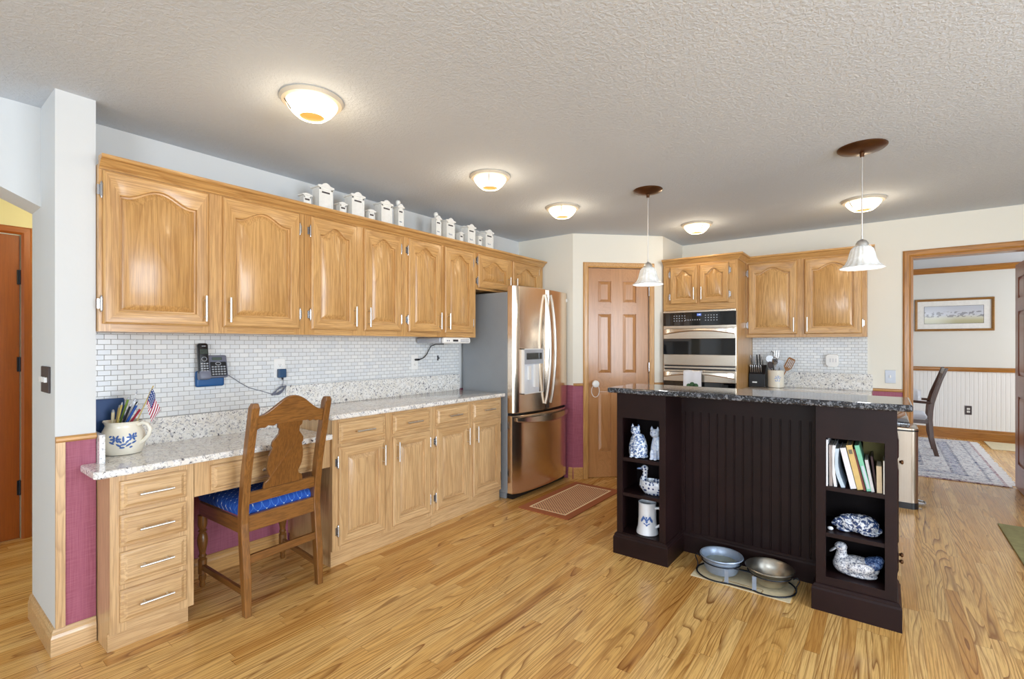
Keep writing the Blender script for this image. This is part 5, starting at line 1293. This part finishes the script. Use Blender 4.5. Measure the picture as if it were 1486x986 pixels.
# ------------------------------------------------------------------ figures on the island shelves
def ball(bm, c, r, rot=(0, 0, 0), n=14, m=20):
    M = Matrix.Translation(c) @ Euler(rot).to_matrix().to_4x4() @ Matrix.Diagonal((r[0], r[1], r[2], 1))
    lathe(bm, [(sin(pi * k / n), -cos(pi * k / n)) for k in range(n + 1)], n=m, M=M)
def blend(o, vox, it=4):
    a = o.modifiers.new('fuse', 'REMESH'); a.mode = 'VOXEL'; a.voxel_size = vox; a.use_smooth_shade = True
    b = o.modifiers.new('soften', 'SMOOTH'); b.iterations = it; b.factor = 0.5
    return o
def chain(bm, pts, n=14):
    tube(bm, [p[0] for p in pts], [p[1] for p in pts], n)
def cat(x, y, z, h, mat, lb, w):
    t = thing('cat_figurine', (x, y, z), lb, 'figurine', 'ceramic cats on the shelf')
    s = h / 0.205; bm = N()
    lathe(bm, [(0, 0), (0.040 * w, 0.002), (0.044 * w, 0.03), (0.043 * w, 0.07), (0.035 * w, 0.11), (0.026 * w, 0.135), (0.0, 0.150)], (0, 0, 0), 22, M=Matrix.Translation((x + 0.006 * w, y, z)) @ Matrix.Diagonal((s * 1.05, s * 0.85, s, 1)))
    ball(bm, (x - 0.006, y - 0.012, z + 0.158 * s), (0.029 * s, 0.025 * s, 0.028 * s))
    ball(bm, (x - 0.006, y - 0.034 * s, z + 0.150 * s), (0.013 * s, 0.010 * s, 0.009 * s))
    for sg in (-1, 1):
        lathe(bm, [(0.011, 0), (0.006, 0.018), (0, 0.028)], n=10, M=Matrix.Translation((x - 0.006 + sg * 0.019 * s, y - 0.010, z + 0.176 * s)) @ Matrix.Diagonal((s, s * 0.7, s, 1)))
        ball(bm, (x - 0.004 + sg * 0.014 * w, y - 0.034 * s, z + 0.030 * s), (0.011, 0.012, 0.034))
        ball(bm, (x - 0.004 + sg * 0.014 * w, y - 0.042 * s, z + 0.006), (0.012, 0.015, 0.007))
    chain(bm, [((x + 0.030, y + 0.015, z + 0.012), 0.010), ((x + 0.052 * w, y - 0.004, z + 0.010), 0.010), ((x + 0.040 * w, y - 0.030, z + 0.009), 0.009)])
    blend(obj('cat_body', bm, mat, t, 1.0), 0.0032)
    bm = N()
    for sg in (-1, 1): ball(bm, (x - 0.006 + sg * 0.011 * s, y - 0.0355 * s, z + 0.164 * s), (0.0035, 0.002, 0.0035), n=6, m=10)
    obj('eye', bm, M_navy, t, 1.0)
cat(-1.252, 2.955, 0.6205, 0.214, M_cat, 'blue sponge patterned ceramic cat on the top shelf, left of the paler cat', 1.25)
cat(-1.130, 2.965, 0.6205, 0.208, M_catp, 'plain pale blue ceramic cat on the top shelf at the right', 0.86)
# dotted duck planter
z = 0.3922; x, y = -1.165, 2.975
t = thing('duck_planter', (x, y, z), 'blue dotted ceramic duck planter on the middle left shelf', 'planter')
bm = N(); prof = [(0.030, 0.0), (0.046, 0.004), (0.060, 0.025), (0.066, 0.05), (0.064, 0.075), (0.060, 0.078), (0.058, 0.072), (0.055, 0.05), (0.04, 0.02), (0, 0.014)]
lathe(bm, prof, n=28, M=Matrix.Translation((x + 0.012, y, z)) @ Matrix.Diagonal((1.25, 0.80, 1.12, 1)))
o = obj('bowl_body', bm, M_duckdots, t, 0.9)
bm = N(); chain(bm, [((x - 0.030, y, z + 0.030), 0.030), ((x - 0.050, y, z + 0.055), 0.030), ((x - 0.052, y, z + 0.085), 0.022), ((x - 0.043, y, z + 0.115), 0.016), ((x - 0.040, y, z + 0.140), 0.0165)])
ball(bm, (x - 0.044, y - 0.002, z + 0.157), (0.023, 0.019, 0.021)); blend(obj('neck_and_head', bm, M_duckdots, t, 1.0), 0.003)
bm = N(); ball(bm, (x - 0.075, y - 0.004, z + 0.152), (0.020, 0.009, 0.006), (0, -0.15, 0.1)); tag(obj('bill', bm, M_motifl, t, 1.0), 'pale grey bill', None)
bm = N(); ball(bm, (x - 0.052, y - 0.0195, z + 0.163), (0.003, 0.002, 0.003), n=6, m=10); obj('eye', bm, M_navy, t)
# mug with eagle
z = 0.1375; x, y = -1.196, 2.985
t = thing('mug', (x, y, z), 'pale stoneware mug with blue eagle emblem on the bottom left shelf', 'mug')
bm = N(); lathe(bm, [(0.060, 0), (0.068, 0.003), (0.067, 0.018), (0.059, 0.045), (0.055, 0.10), (0.054, 0.185), (0.056, 0.196), (0.052, 0.198), (0.049, 0.190), (0.049, 0.03), (0, 0.02)], (x, y, z), 36); obj('mug_body', bm, M_ceramic, t, 0.6)
bm = N(); tube(bm, [(x + 0.050, y, z + 0.165), (x + 0.078, y, z + 0.172), (x + 0.096, y, z + 0.150), (x + 0.098, y, z + 0.110), (x + 0.088, y, z + 0.070), (x + 0.055, y, z + 0.045)], 0.0085, 10, flat=1.3); obj('handle', bm, M_ceramic, t, 0.9)
bm = N()
def on_mug(u, v):
    a = -pi / 2 + 0.30 + u / 0.056; return Vector((x + 0.0585 * cos(a), y + 0.0585 * sin(a), z + 0.098 + v))
def stroke(P):
    V = [bm.verts.new(on_mug(u, v)) for u, v in P]; bm.faces.new(V)
for sg in (-1, 1):
    stroke([(sg * 0.004, 0.004), (sg * 0.014, 0.020), (sg * 0.022, 0.026), (sg * 0.018, 0.010), (sg * 0.008, -0.004)])
    for k in range(4): stroke([(sg * (0.016 + k * 0.004), 0.008 - k * 0.002), (sg * (0.022 + k * 0.004), 0.024 - k * 0.007), (sg * (0.028 + k * 0.003), 0.008 - k * 0.006), (sg * (0.022 + k * 0.003), -0.006 - k * 0.004)])
    stroke([(sg * 0.006, -0.022), (sg * 0.018, -0.018), (sg * 0.020, -0.024), (sg * 0.008, -0.030)])
stroke([(-0.006, 0.006), (0.006, 0.006), (0.007, -0.014), (0.0, -0.022), (-0.007, -0.014)]); stroke([(-0.004, 0.008), (0.003, 0.008), (0.004, 0.018), (-0.002, 0.022), (-0.007, 0.016)]); stroke([(-0.008, -0.026), (0.008, -0.026), (0.004, -0.038), (-0.004, -0.038)])
tag(obj('eagle_emblem', bm, M_motif, t), 'blue spread eagle emblem', None)
# mottled rabbit
z = 0.3922; x, y = -0.105, 2.985
t = thing('rabbit_figurine', (x, y, z), 'crouching blue mottled ceramic rabbit on the middle right shelf', 'figurine')
bm = N(); ball(bm, (x + 0.020, y, z + 0.048), (0.070, 0.050, 0.048)); ball(bm, (x - 0.03, y, z + 0.042), (0.052, 0.042, 0.040)); ball(bm, (x - 0.072, y - 0.006, z + 0.040), (0.030, 0.025, 0.027))
ball(bm, (x - 0.098, y - 0.008, z + 0.032), (0.012, 0.012, 0.011)); ball(bm, (x + 0.045, y, z + 0.012), (0.045, 0.052, 0.012)); ball(bm, (x - 0.055, y, z + 0.008), (0.035, 0.032, 0.008)); ball(bm, (x + 0.088, y, z + 0.030), (0.014, 0.014, 0.014))
for sg in (-1, 1): ball(bm, (x - 0.036, y + sg * 0.016 - 0.006, z + 0.075), (0.044, 0.010, 0.012), (0, -0.22, 0))
blend(obj('rabbit_body', bm, M_bunny, t, 1.0), 0.003, 2)
bm = N(); ball(bm, (x - 0.083, y - 0.0300, z + 0.046), (0.0035, 0.002, 0.0035), n=6, m=10); obj('eye', bm, M_navy, t)
t = thing('pebble', (-0.216, 2.95, 0.3922), 'small pale pebble left of the mottled rabbit', 'pebble')
bm = N(); ball(bm, (-0.216, 2.95, 0.402), (0.013, 0.010, 0.0095)); obj('stone', bm, M_ceramic, t, 1.0)
# grey duck
z = 0.1725; x, y = -0.112, 2.99
t = thing('duck_figurine', (x, y, z), 'grey speckled duck figurine on the bottom right shelf', 'figurine')
bm = N(); ball(bm, (x + 0.005, y, z + 0.052), (0.092, 0.058, 0.050)); ball(bm, (x - 0.040, y, z + 0.048), (0.058, 0.052, 0.046)); ball(bm, (x + 0.01, y, z + 0.018), (0.080, 0.050, 0.018))
chain(bm, [((x - 0.060, y, z + 0.060), 0.036), ((x - 0.062, y, z + 0.085), 0.026), ((x - 0.058, y, z + 0.110), 0.022), ((x - 0.058, y, z + 0.130), 0.020)])
ball(bm, (x - 0.062, y - 0.002, z + 0.135), (0.028, 0.023, 0.024))
for sg in (-1, 1): ball(bm, (x + 0.02, y + sg * 0.048, z + 0.060), (0.058, 0.016, 0.026), (0, -0.15, 0))
blend(obj('duck_body', bm, M_duckgrey, t, 1.0), 0.0034, 3)
bm = N(); ball(bm, (x + 0.062, y, z + 0.076), (0.056, 0.046, 0.034), (0, -0.50, 0)); ball(bm, (x + 0.092, y, z + 0.100), (0.026, 0.030, 0.022), (0, -0.7, 0)); tag(blend(obj('tail', bm, M_ducktail, t, 1.0), 0.0034, 3), 'blue speckled tail', None)
bm = N(); ball(bm, (x - 0.092, y - 0.006, z + 0.118), (0.026, 0.012, 0.006), (0, -0.75, 0.15)); tag(obj('bill', bm, M_silver, t, 1.0), 'grey bill', None)
bm = N(); ball(bm, (x - 0.068, y - 0.0245, z + 0.140), (0.0045, 0.002, 0.003), n=6, m=10); obj('eye', bm, M_navy, t)

# ------------------------------------------------------------------ books and papers on the right shelf
SZ = 0.6255
def book(nm, cat_, lb, xb, xt, w, h, col, depth=0.17, yf=2.915, page=(226, 220, 204), motif=None, bend=0.0):
    """stands on the shelf, spine to the front; foot centred at xb, head at xt"""
    t = thing(nm, ((xb + xt) / 2, yf, SZ), lb, cat_, 'books and papers on the shelf')
    L = sqrt((xt - xb) ** 2 + h * h); ang = atan2(xt - xb, h); K = 8
    zo = w / 2 * abs(sin(ang))
    def P(u, v, d):                                       # across, along height, depth
        b = bend * sin(pi * v)
        return Vector((xb + (u + b) * cos(ang) + v * L * sin(ang), yf + d, SZ + zo + v * L * cos(ang) - u * sin(ang)))
    def slab(bm, u0, u1, v0, v1, d0, d1):
        rings(bm, [[P(u0, v0 + (v1 - v0) * k / K, d0), P(u1, v0 + (v1 - v0) * k / K, d0), P(u1, v0 + (v1 - v0) * k / K, d1), P(u0, v0 + (v1 - v0) * k / K, d1)] for k in range(K + 1)])
    bm = N(); e = min(0.002, w * 0.2); slab(bm, -w / 2, -w / 2 + e, 0, 1, 0, depth); slab(bm, w / 2 - e, w / 2, 0, 1, 0, depth); slab(bm, -w / 2, w / 2, 0, 1, -0.0015, 0.0)
    cv = obj('cover', bm, plain(nm + '_cover', lin(*col), 0.5, 0, 0.06, 25), t)
    bm = N(); slab(bm, -w / 2 + e + 0.0002, w / 2 - e - 0.0002, 0.012, 0.975, 0.0005, depth - 0.004); obj('pages', bm, plain(nm + '_pages', lin(*page), 0.8, 0, 0.04, 60), t)
    if motif:
        bm = N(); slab(bm, -w * 0.3, w * 0.3, motif[0], motif[1], -0.0025, -0.0016); obj('spine_print', bm, plain(nm + '_print', lin(*motif[2]), 0.5), cv)
book('notebook', 'book', 'thin white board standing at the far left of the shelf', -0.2270, -0.2270, 0.006, 0.232, (236, 236, 240), 0.20, 2.903)
book('folder', 'folder', 'brownish grey folder second from the left on the shelf', -0.211, -0.213, 0.014, 0.205, (150, 138, 134), 0.19)
book('booklet', 'book', 'white stapled booklet bowing against the brownish folder', -0.192, -0.198, 0.012, 0.205, (232, 232, 234), 0.19, bend=-0.006)
book('magazine', 'magazine', 'pale blue magazine bowing between white booklet and white book', -0.160, -0.184, 0.016, 0.190, (188, 204, 218), 0.18, bend=-0.016)
book('book', 'book', 'thick white book leaning left beside the tan one', -0.118, -0.162, 0.024, 0.195, (222, 220, 226), 0.18)
book('book', 'book', 'tan yellow book with a round spine mark, leaning left', -0.091, -0.137, 0.024, 0.212, (206, 176, 112), 0.17, motif=(0.80, 0.90, (110, 100, 80)))
book('book', 'book', 'thin dark red brown book leaning right of the tan one', -0.073, -0.117, 0.008, 0.195, (104, 48, 40), 0.17)
book('book', 'book', 'green and white book leaning in the middle of the shelf', -0.056, -0.106, 0.018, 0.215, (120, 190, 160), 0.18, page=(198, 232, 214), motif=(0.05, 0.55, (190, 200, 212)))
book('book', 'book', 'grey white thin book right of the green one', -0.0415, -0.068, 0.012, 0.150, (200, 198, 200), 0.17)
book('magazine', 'magazine', 'dark maroon magazine behind the thick beige book', -0.028, -0.048, 0.008, 0.165, (60, 30, 36), 0.16, 2.945)
book('book', 'book', 'thick beige paperback upright near the right end', -0.0105 - 0.006, -0.0125 - 0.006, 0.020, 0.128, (206, 186, 154), 0.15)
book('notebook', 'book', 'slim white notebook at the far right of the shelf', 0.0005, 0.0, 0.005, 0.158, (236, 234, 226), 0.16, 2.905)
t = thing('storage_box', (-0.05, 3.15, SZ), 'olive cardboard box standing at the back of the book shelf', 'box')
bm = N(); box(bm, -0.085, 0.002, 3.108, 3.180, SZ, SZ + 0.205); obj('carton', bm, plain('olive_card', lin(120, 108, 58), 0.7), t)
bm = N(); box(bm, -0.087, 0.0035, 3.105, 3.182, SZ + 0.2055, SZ + 0.226); obj('lid', bm, plain('olive_card_lid', lin(132, 118, 64), 0.7), t)

# ------------------------------------------------------------------ pet bowls
t = thing('feeding_mat', (-0.64, 3.0, 0), 'beige mat with brown bone print under the pet bowls', 'mat')
bm = N(); bbox(bm, -0.889, -0.385, 2.862, 3.170, 0.0005, 0.004, 0.0015); obj('mat_cloth', bm, M_beige, t)
bm = N(); bo = []
L_, r_ = 0.085, 0.017
def bone(cx_, cy_, s):
    P = []
    for sx in (1, -1):
        for cyk, a0, a1 in (((-1 if sx > 0 else 1), -150, 40), ((1 if sx > 0 else -1), -40, 150)):
            for k in range(8):
                a = math.radians(a0 + (a1 - a0) * k / 7) + (0 if sx > 0 else pi)
                P.append((cx_ + sx * L_ * s + r_ * s * cos(a), cy_ + (cyk * 0.8 * r_ * s) + r_ * s * sin(a)))
    return P
P = bone(-0.62, 2.895, 1.0); tube(bm, [(a, b, 0.0042) for a, b in P], 0.0018, 4, 0, True, flat=1.0); obj('bone_print', bm, M_bone, t)
bc = [(-0.753, 2.985, 0.120), (-0.505, 2.985, 0.122)]
bc = [(-0.750, 2.985), (-0.500, 2.990)]
t = thing('bowl_stand', (-0.63, 2.99, 0.004), 'black wire stand holding two pet bowls', 'stand')
bm = N(); zf = 0.0095
pts = []
for k in range(17):
    a = math.radians(60 + 240 * k / 16); pts.append((bc[0][0] + 0.135 * cos(a), bc[0][1] + 0.128 * sin(a), zf))
for k in range(17):
    a = math.radians(-120 + 240 * k / 16); pts.append((bc[1][0] + 0.128 * cos(a), bc[1][1] + 0.128 * sin(a), zf))
tube(bm, pts, 0.004, 8, 0, True, flat=1.2)
obj('foot_wire', bm, M_iron, t, 0.8)
for (x, y), rr in zip(bc, (0.1055, 0.1085)):
    bm = N(); tube(bm, [(x + rr * cos(2 * pi * k / 32), y + rr * sin(2 * pi * k / 32), 0.082) for k in range(32)], 0.0035, 8, 0, True); obj('holder_ring', bm, M_iron, t, 0.8)
for x, y in ((bc[0][0] + 0.055, bc[0][1] - 0.112), (bc[1][0] - 0.055, bc[1][1] - 0.112)):
    bm = N(); box(bm, x - 0.010, x + 0.010, y - 0.003, y + 0.003, 0.006, 0.084); obj('upright', bm, M_zinc, t)
for x, y in ((bc[0][0] - 0.115, bc[0][1] - 0.01), (bc[1][0] + 0.115, bc[1][1] - 0.01)):
    sg = -1 if x < -0.6 else 1
    bm = N(); tube(bm, [(x, y, 0.078), (x + sg * 0.020, y, 0.092), (x + sg * 0.030, y, 0.075), (x + sg * 0.016, y, 0.045), (x + sg * 0.014, y, 0.010)], 0.0032, 8); obj('end_scroll', bm, M_iron, t, 0.8)
for dy in (-0.07, 0.07):
    bm = N(); tube(bm, [(bc[0][0] + 0.08, bc[0][1] + dy, 0.082), (bc[1][0] - 0.08, bc[1][1] + dy, 0.082)], 0.003, 8); obj('cross_wire', bm, M_iron, t, 0.8)
x, y = bc[0]
t = thing('water_bowl', (x, y, 0.02), 'grey blue metal water bowl, left of the two pet bowls', 'bowl')
bm = N(); lathe(bm, [(0.075, 0.022), (0.082, 0.024), (0.092, 0.040), (0.098, 0.078), (0.1005, 0.098), (0.114, 0.108), (0.118, 0.112), (0.116, 0.117), (0.108, 0.116), (0.0975, 0.104), (0.094, 0.080), (0.086, 0.040), (0, 0.030)], (x, y, 0), 40); obj('bowl_body', bm, M_zinc, t, 0.7)
bm = N(); lathe(bm, [(0.0905, 0.070), (0.0915, 0.0735), (0, 0.0736)], (x, y, 0), 40); tag(obj('water', bm, M_water, t), 'still water', None)
x, y = bc[1]
t = thing('food_bowl', (x, y, 0.02), 'shiny steel food bowl, right of the two pet bowls', 'bowl')
bm = N(); lathe(bm, [(0.060, 0.020), (0.066, 0.022), (0.085, 0.038), (0.099, 0.070), (0.108, 0.098), (0.120, 0.106), (0.123, 0.110), (0.119, 0.114), (0.107, 0.104), (0.096, 0.072), (0.082, 0.042), (0.060, 0.028), (0, 0.026)], (x, y, 0), 40); obj('bowl_body', bm, M_bowl2, t, 0.9)

# ------------------------------------------------------------------ rugs, trash can
t = thing('kitchen_mat', (-2.138, 3.655, 0), 'brown diamond patterned kitchen mat in front of the refrigerator', 'mat')
bm = N(); bbox(bm, -2.375, -1.901, 3.19, 4.12, 0.0005, 0.008, 0.003)
o = obj('mat_weave', bm, M_kmat, t)
t = thing('sage_rug', (1.3, 4.3, 0), 'sage green rug at the right edge of the kitchen floor', 'rug')
bm = N(); bbox(bm, 0.670, 2.0, 3.4, 5.06, 0.0005, 0.010, 0.004); obj('rug_pile', bm, M_green_rug, t)
t = thing('persian_rug', (-0.06, 7.76, 0), 'fringed blue and red patterned rug under the dining chair', 'rug')
bm = N(); bbox(bm, -1.05, 0.93, 6.42, 9.10, 0.0005, 0.010, 0.004); obj('rug_pile', bm, M_rug, t)
bm = N()
for k in range(130):
    y = 6.43 + 2.66 * k / 129; j = random.uniform(-0.012, 0.012); e = 1.005 + random.uniform(-0.012, 0.012)
    if y < 6.50 and e > 0.955: e = 0.955
    box(bm, 0.930, e, y - 0.007 + j * 0.3, y + 0.007 + j * 0.3, 0.001, 0.005)
tag(obj('fringe', bm, M_fringe, t), 'white fringe', None, None, 'stuff')
t = thing('beige_mat', (1.4, 8.95, 0), 'small beige mat on the floor by the dining room skirting', 'mat')
bm = N(); bbox(bm, 1.09, 1.75, 8.62, 9.25, 0.0005, 0.008, 0.003); obj('mat_cloth', bm, M_beige, t)
t = thing('step_can', (0.09, 5.26, 0), 'stainless steel step trash can with black base behind the island', 'trash can')
def rrect(x0, x1, y0, y1, r, z, n=6):
    P = []
    for cx_, cy_, a0 in ((x1 - r, y1 - r, 0), (x0 + r, y1 - r, 90), (x0 + r, y0 + r, 180), (x1 - r, y0 + r, 270)):
        for k in range(n + 1):
            a = math.radians(a0 + 90 * k / n); P.append(Vector((cx_ + r * cos(a), cy_ + r * sin(a), z)))
    return P
bm = N(); rings(bm, [rrect(-0.05, 0.222, 5.095, 5.430, 0.05, 0.0505), rrect(-0.05, 0.222, 5.095, 5.430, 0.05, 0.628)]); obj('can_body', bm, steel('can_steel', lin(176, 164, 150), 2, 0.34), t, 0.5)
bm = N(); rings(bm, [rrect(-0.052, 0.224, 5.093, 5.432, 0.052, 0.0), rrect(-0.052, 0.224, 5.093, 5.432, 0.052, 0.050)]); obj('base_ring', bm, M_black, t, 0.5)
bm = N(); rings(bm, [rrect(-0.053, 0.225, 5.092, 5.433, 0.052, 0.6285), rrect(-0.053, 0.225, 5.092, 5.433, 0.052, 0.640)]); obj('lid_rim', bm, M_black, t, 0.5)
bm = N(); rings(bm, [rrect(-0.050, 0.222, 5.095, 5.430, 0.05, 0.6405), rrect(-0.050, 0.222, 5.095, 5.430, 0.05, 0.652), rrect(-0.035, 0.207, 5.11, 5.415, 0.04, 0.660)]); obj('lid', bm, M_steel_x, t, 0.5)
bm = N(); tube(bm, [(0.224, 5.24, 0.03), (0.262, 5.24, 0.022), (0.274, 5.26, 0.020), (0.274, 5.31, 0.020), (0.262, 5.33, 0.022), (0.224, 5.33, 0.03)], 0.006, 8); box(bm, 0.2245, 0.272, 5.245, 5.325, 0.016, 0.021); obj('pedal', bm, M_chrome, t, 0.7)

# ------------------------------------------------------------------ dining room
t = thing('dining_chair', (0.2, 7.89, 0), 'dark wooden dining armchair with pale seat on the patterned rug', 'chair')
CP = [(0.010, 0.500), (0.10, 0.478), (0.23, 0.452), (0.435, 0.440), (0.55, 0.446), (0.642, 0.458), (0.741, 0.483), (0.915, 0.538), (1.055, 0.587)]
for y in (7.642, 8.128):
    bm = N(); R = [[Vector((x + sx * (0.022 if z < 0.8 else 0.015), y + sy * 0.016, z)) for sx, sy in ((-1, -1), (1, -1), (1, 1), (-1, 1))] for z, x in CP]
    rings(bm, R); obj('back_leg', bm, walnut, t, 0.4, 0.004)
    bm = N(); rings(bm, [[Vector((-0.055 + sx * h, y + sy * h, z)) for sx, sy in ((-1, -1), (1, -1), (1, 1), (-1, 1))] for z, h in ((0.010, 0.014), (0.40, 0.022), (0.64, 0.016))]); obj('front_leg', bm, walnut, t, 0.4, 0.004)
    bm = N(); tube(bm, [(-0.10, y, 0.655), (0.05, y, 0.660), (0.25, y, 0.648), (0.458, y, 0.636)], 0.016, 8, flat=1.2); obj('arm', bm, walnut, t, 0.9)
    bm = N(); box(bm, -0.034, 0.425, y - 0.010, y + 0.010, 0.385, 0.432); obj('side_rail', bm, walnut, t, None, 0.003)
bm = N(); box(bm, 0.420, 0.440, 7.6585, 8.1115, 0.385, 0.432); box(bm, -0.065, -0.045, 7.6585, 8.1115, 0.385, 0.432); obj('seat_rail', bm, walnut, t, None, 0.003)
bm = N(); bbox(bm, -0.06, 0.412, 7.656, 8.114, 0.4325, 0.490, 0.022, 0, None, 4); obj('seat_cushion', bm, M_seatw, t, 0.9)
fD2 = lambda a, b, d: Vector((0.458 + (b - 0.642) * 0.31 + (0.012 if b < 0.7 else 0) + d, a, b))
for z0, z1 in ((0.985, 1.045), (0.60, 0.64)):
    bm = N(); prism(bm, [(7.6585, z0), (8.1115, z0), (8.1115, z1), (7.6585, z1)], fD2, -0.009, 0.009); obj('back_rail', bm, walnut, t, None, 0.003)
for y in (7.76, 7.885, 8.01):
    bm = N(); prism(bm, [(y - 0.018, 0.6405), (y + 0.018, 0.6405), (y + 0.018, 0.9845), (y - 0.018, 0.9845)], fD2, -0.005, 0.005); obj('back_slat', bm, walnut, t, None, 0.002)
t = thing('draped_cloth', (0.30, 8.128, 0.62), 'white cloth draped over the far arm of the dining chair', 'cloth')
bm = N(); R = []
for (dy, z) in ((-0.036, 0.600), (-0.032, 0.680), (-0.022, 0.745), (0.0, 0.765), (0.022, 0.745), (0.032, 0.680), (0.036, 0.62)):
    R.append([Vector((0.215 + 0.165 * k / 12 , 8.128 + dy * (1 + 0.25 * sin(k * 1.5)), z - 0.012 * (abs(k - 6) / 6) ** 2 + 0.006 * sin(k * 1.1))) for k in range(13)])
Ri = [[p + Vector((0, 0.003 if p.y < 8.128 else -0.003, -0.003)) for p in r[::-1]] for r in R]
rings(bm, [a + b for a, b in zip(R, Ri)]); obj('cloth', bm, M_cloth, t, 0.9)
t = thing('framed_print', (0.78, 9.31, 1.526), 'wide framed landscape print on the dining room wall', 'picture')
fP = FB(9.32); a0, a1, z0, z1 = 0.362, 1.206, 1.528, 1.992
bm = N(); PR = [(0, 0), (0.018, 0), (0.026, 0.008), (0.022, 0.022), (0.014, 0.032), (0.008, 0.032), (0.0, 0.032)]
corn = [(a0, z0, 1, 1), (a1, z0, -1, 1), (a1, z1, -1, -1), (a0, z1, 1, -1)]
rings(bm, [[fP(a + sa * q, d, z + sz * q) for d, q in PR] for a, z, sa, sz in corn], closed=True); obj('frame', bm, frame_gold, t)
bm = N(); box(bm, a0 + 0.030, a1 - 0.030, 0.001, 0.006, z0 + 0.030, z1 - 0.030, 0, fP); obj('mount', bm, M_paintw, t)
# the print has its own centre so the landscape sits inside it
bm = N(); box(bm, a0 + 0.105, a1 - 0.105, 0.0062, 0.0068, z0 + 0.105, z1 - 0.105, 0, fP); obj('print_border', bm, M_slot, t)
pr = bpy.data.meshes.new('landscape'); bm = N(); hw_, hh_ = (a1 - a0) / 2 - 0.109, (z1 - z0) / 2 - 0.109
box(bm, -hw_, hw_, -0.0004, 0.0, -hh_, hh_); bmesh.ops.recalc_face_normals(bm, faces=bm.faces); bm.to_mesh(pr); bm.free(); pr.materials.append(M_art)
po = bpy.data.objects.new('landscape', pr); C.objects.link(po); po.parent = t; po.location = fP((a0 + a1) / 2, 0.0073, (z0 + z1) / 2) - WL[t]
outlet(0.907, 0.978, 0.350, 0.474, 'dark bronze outlet low on the white beadboard dining wall', M_paintw, F=fP, plate=M_slot)
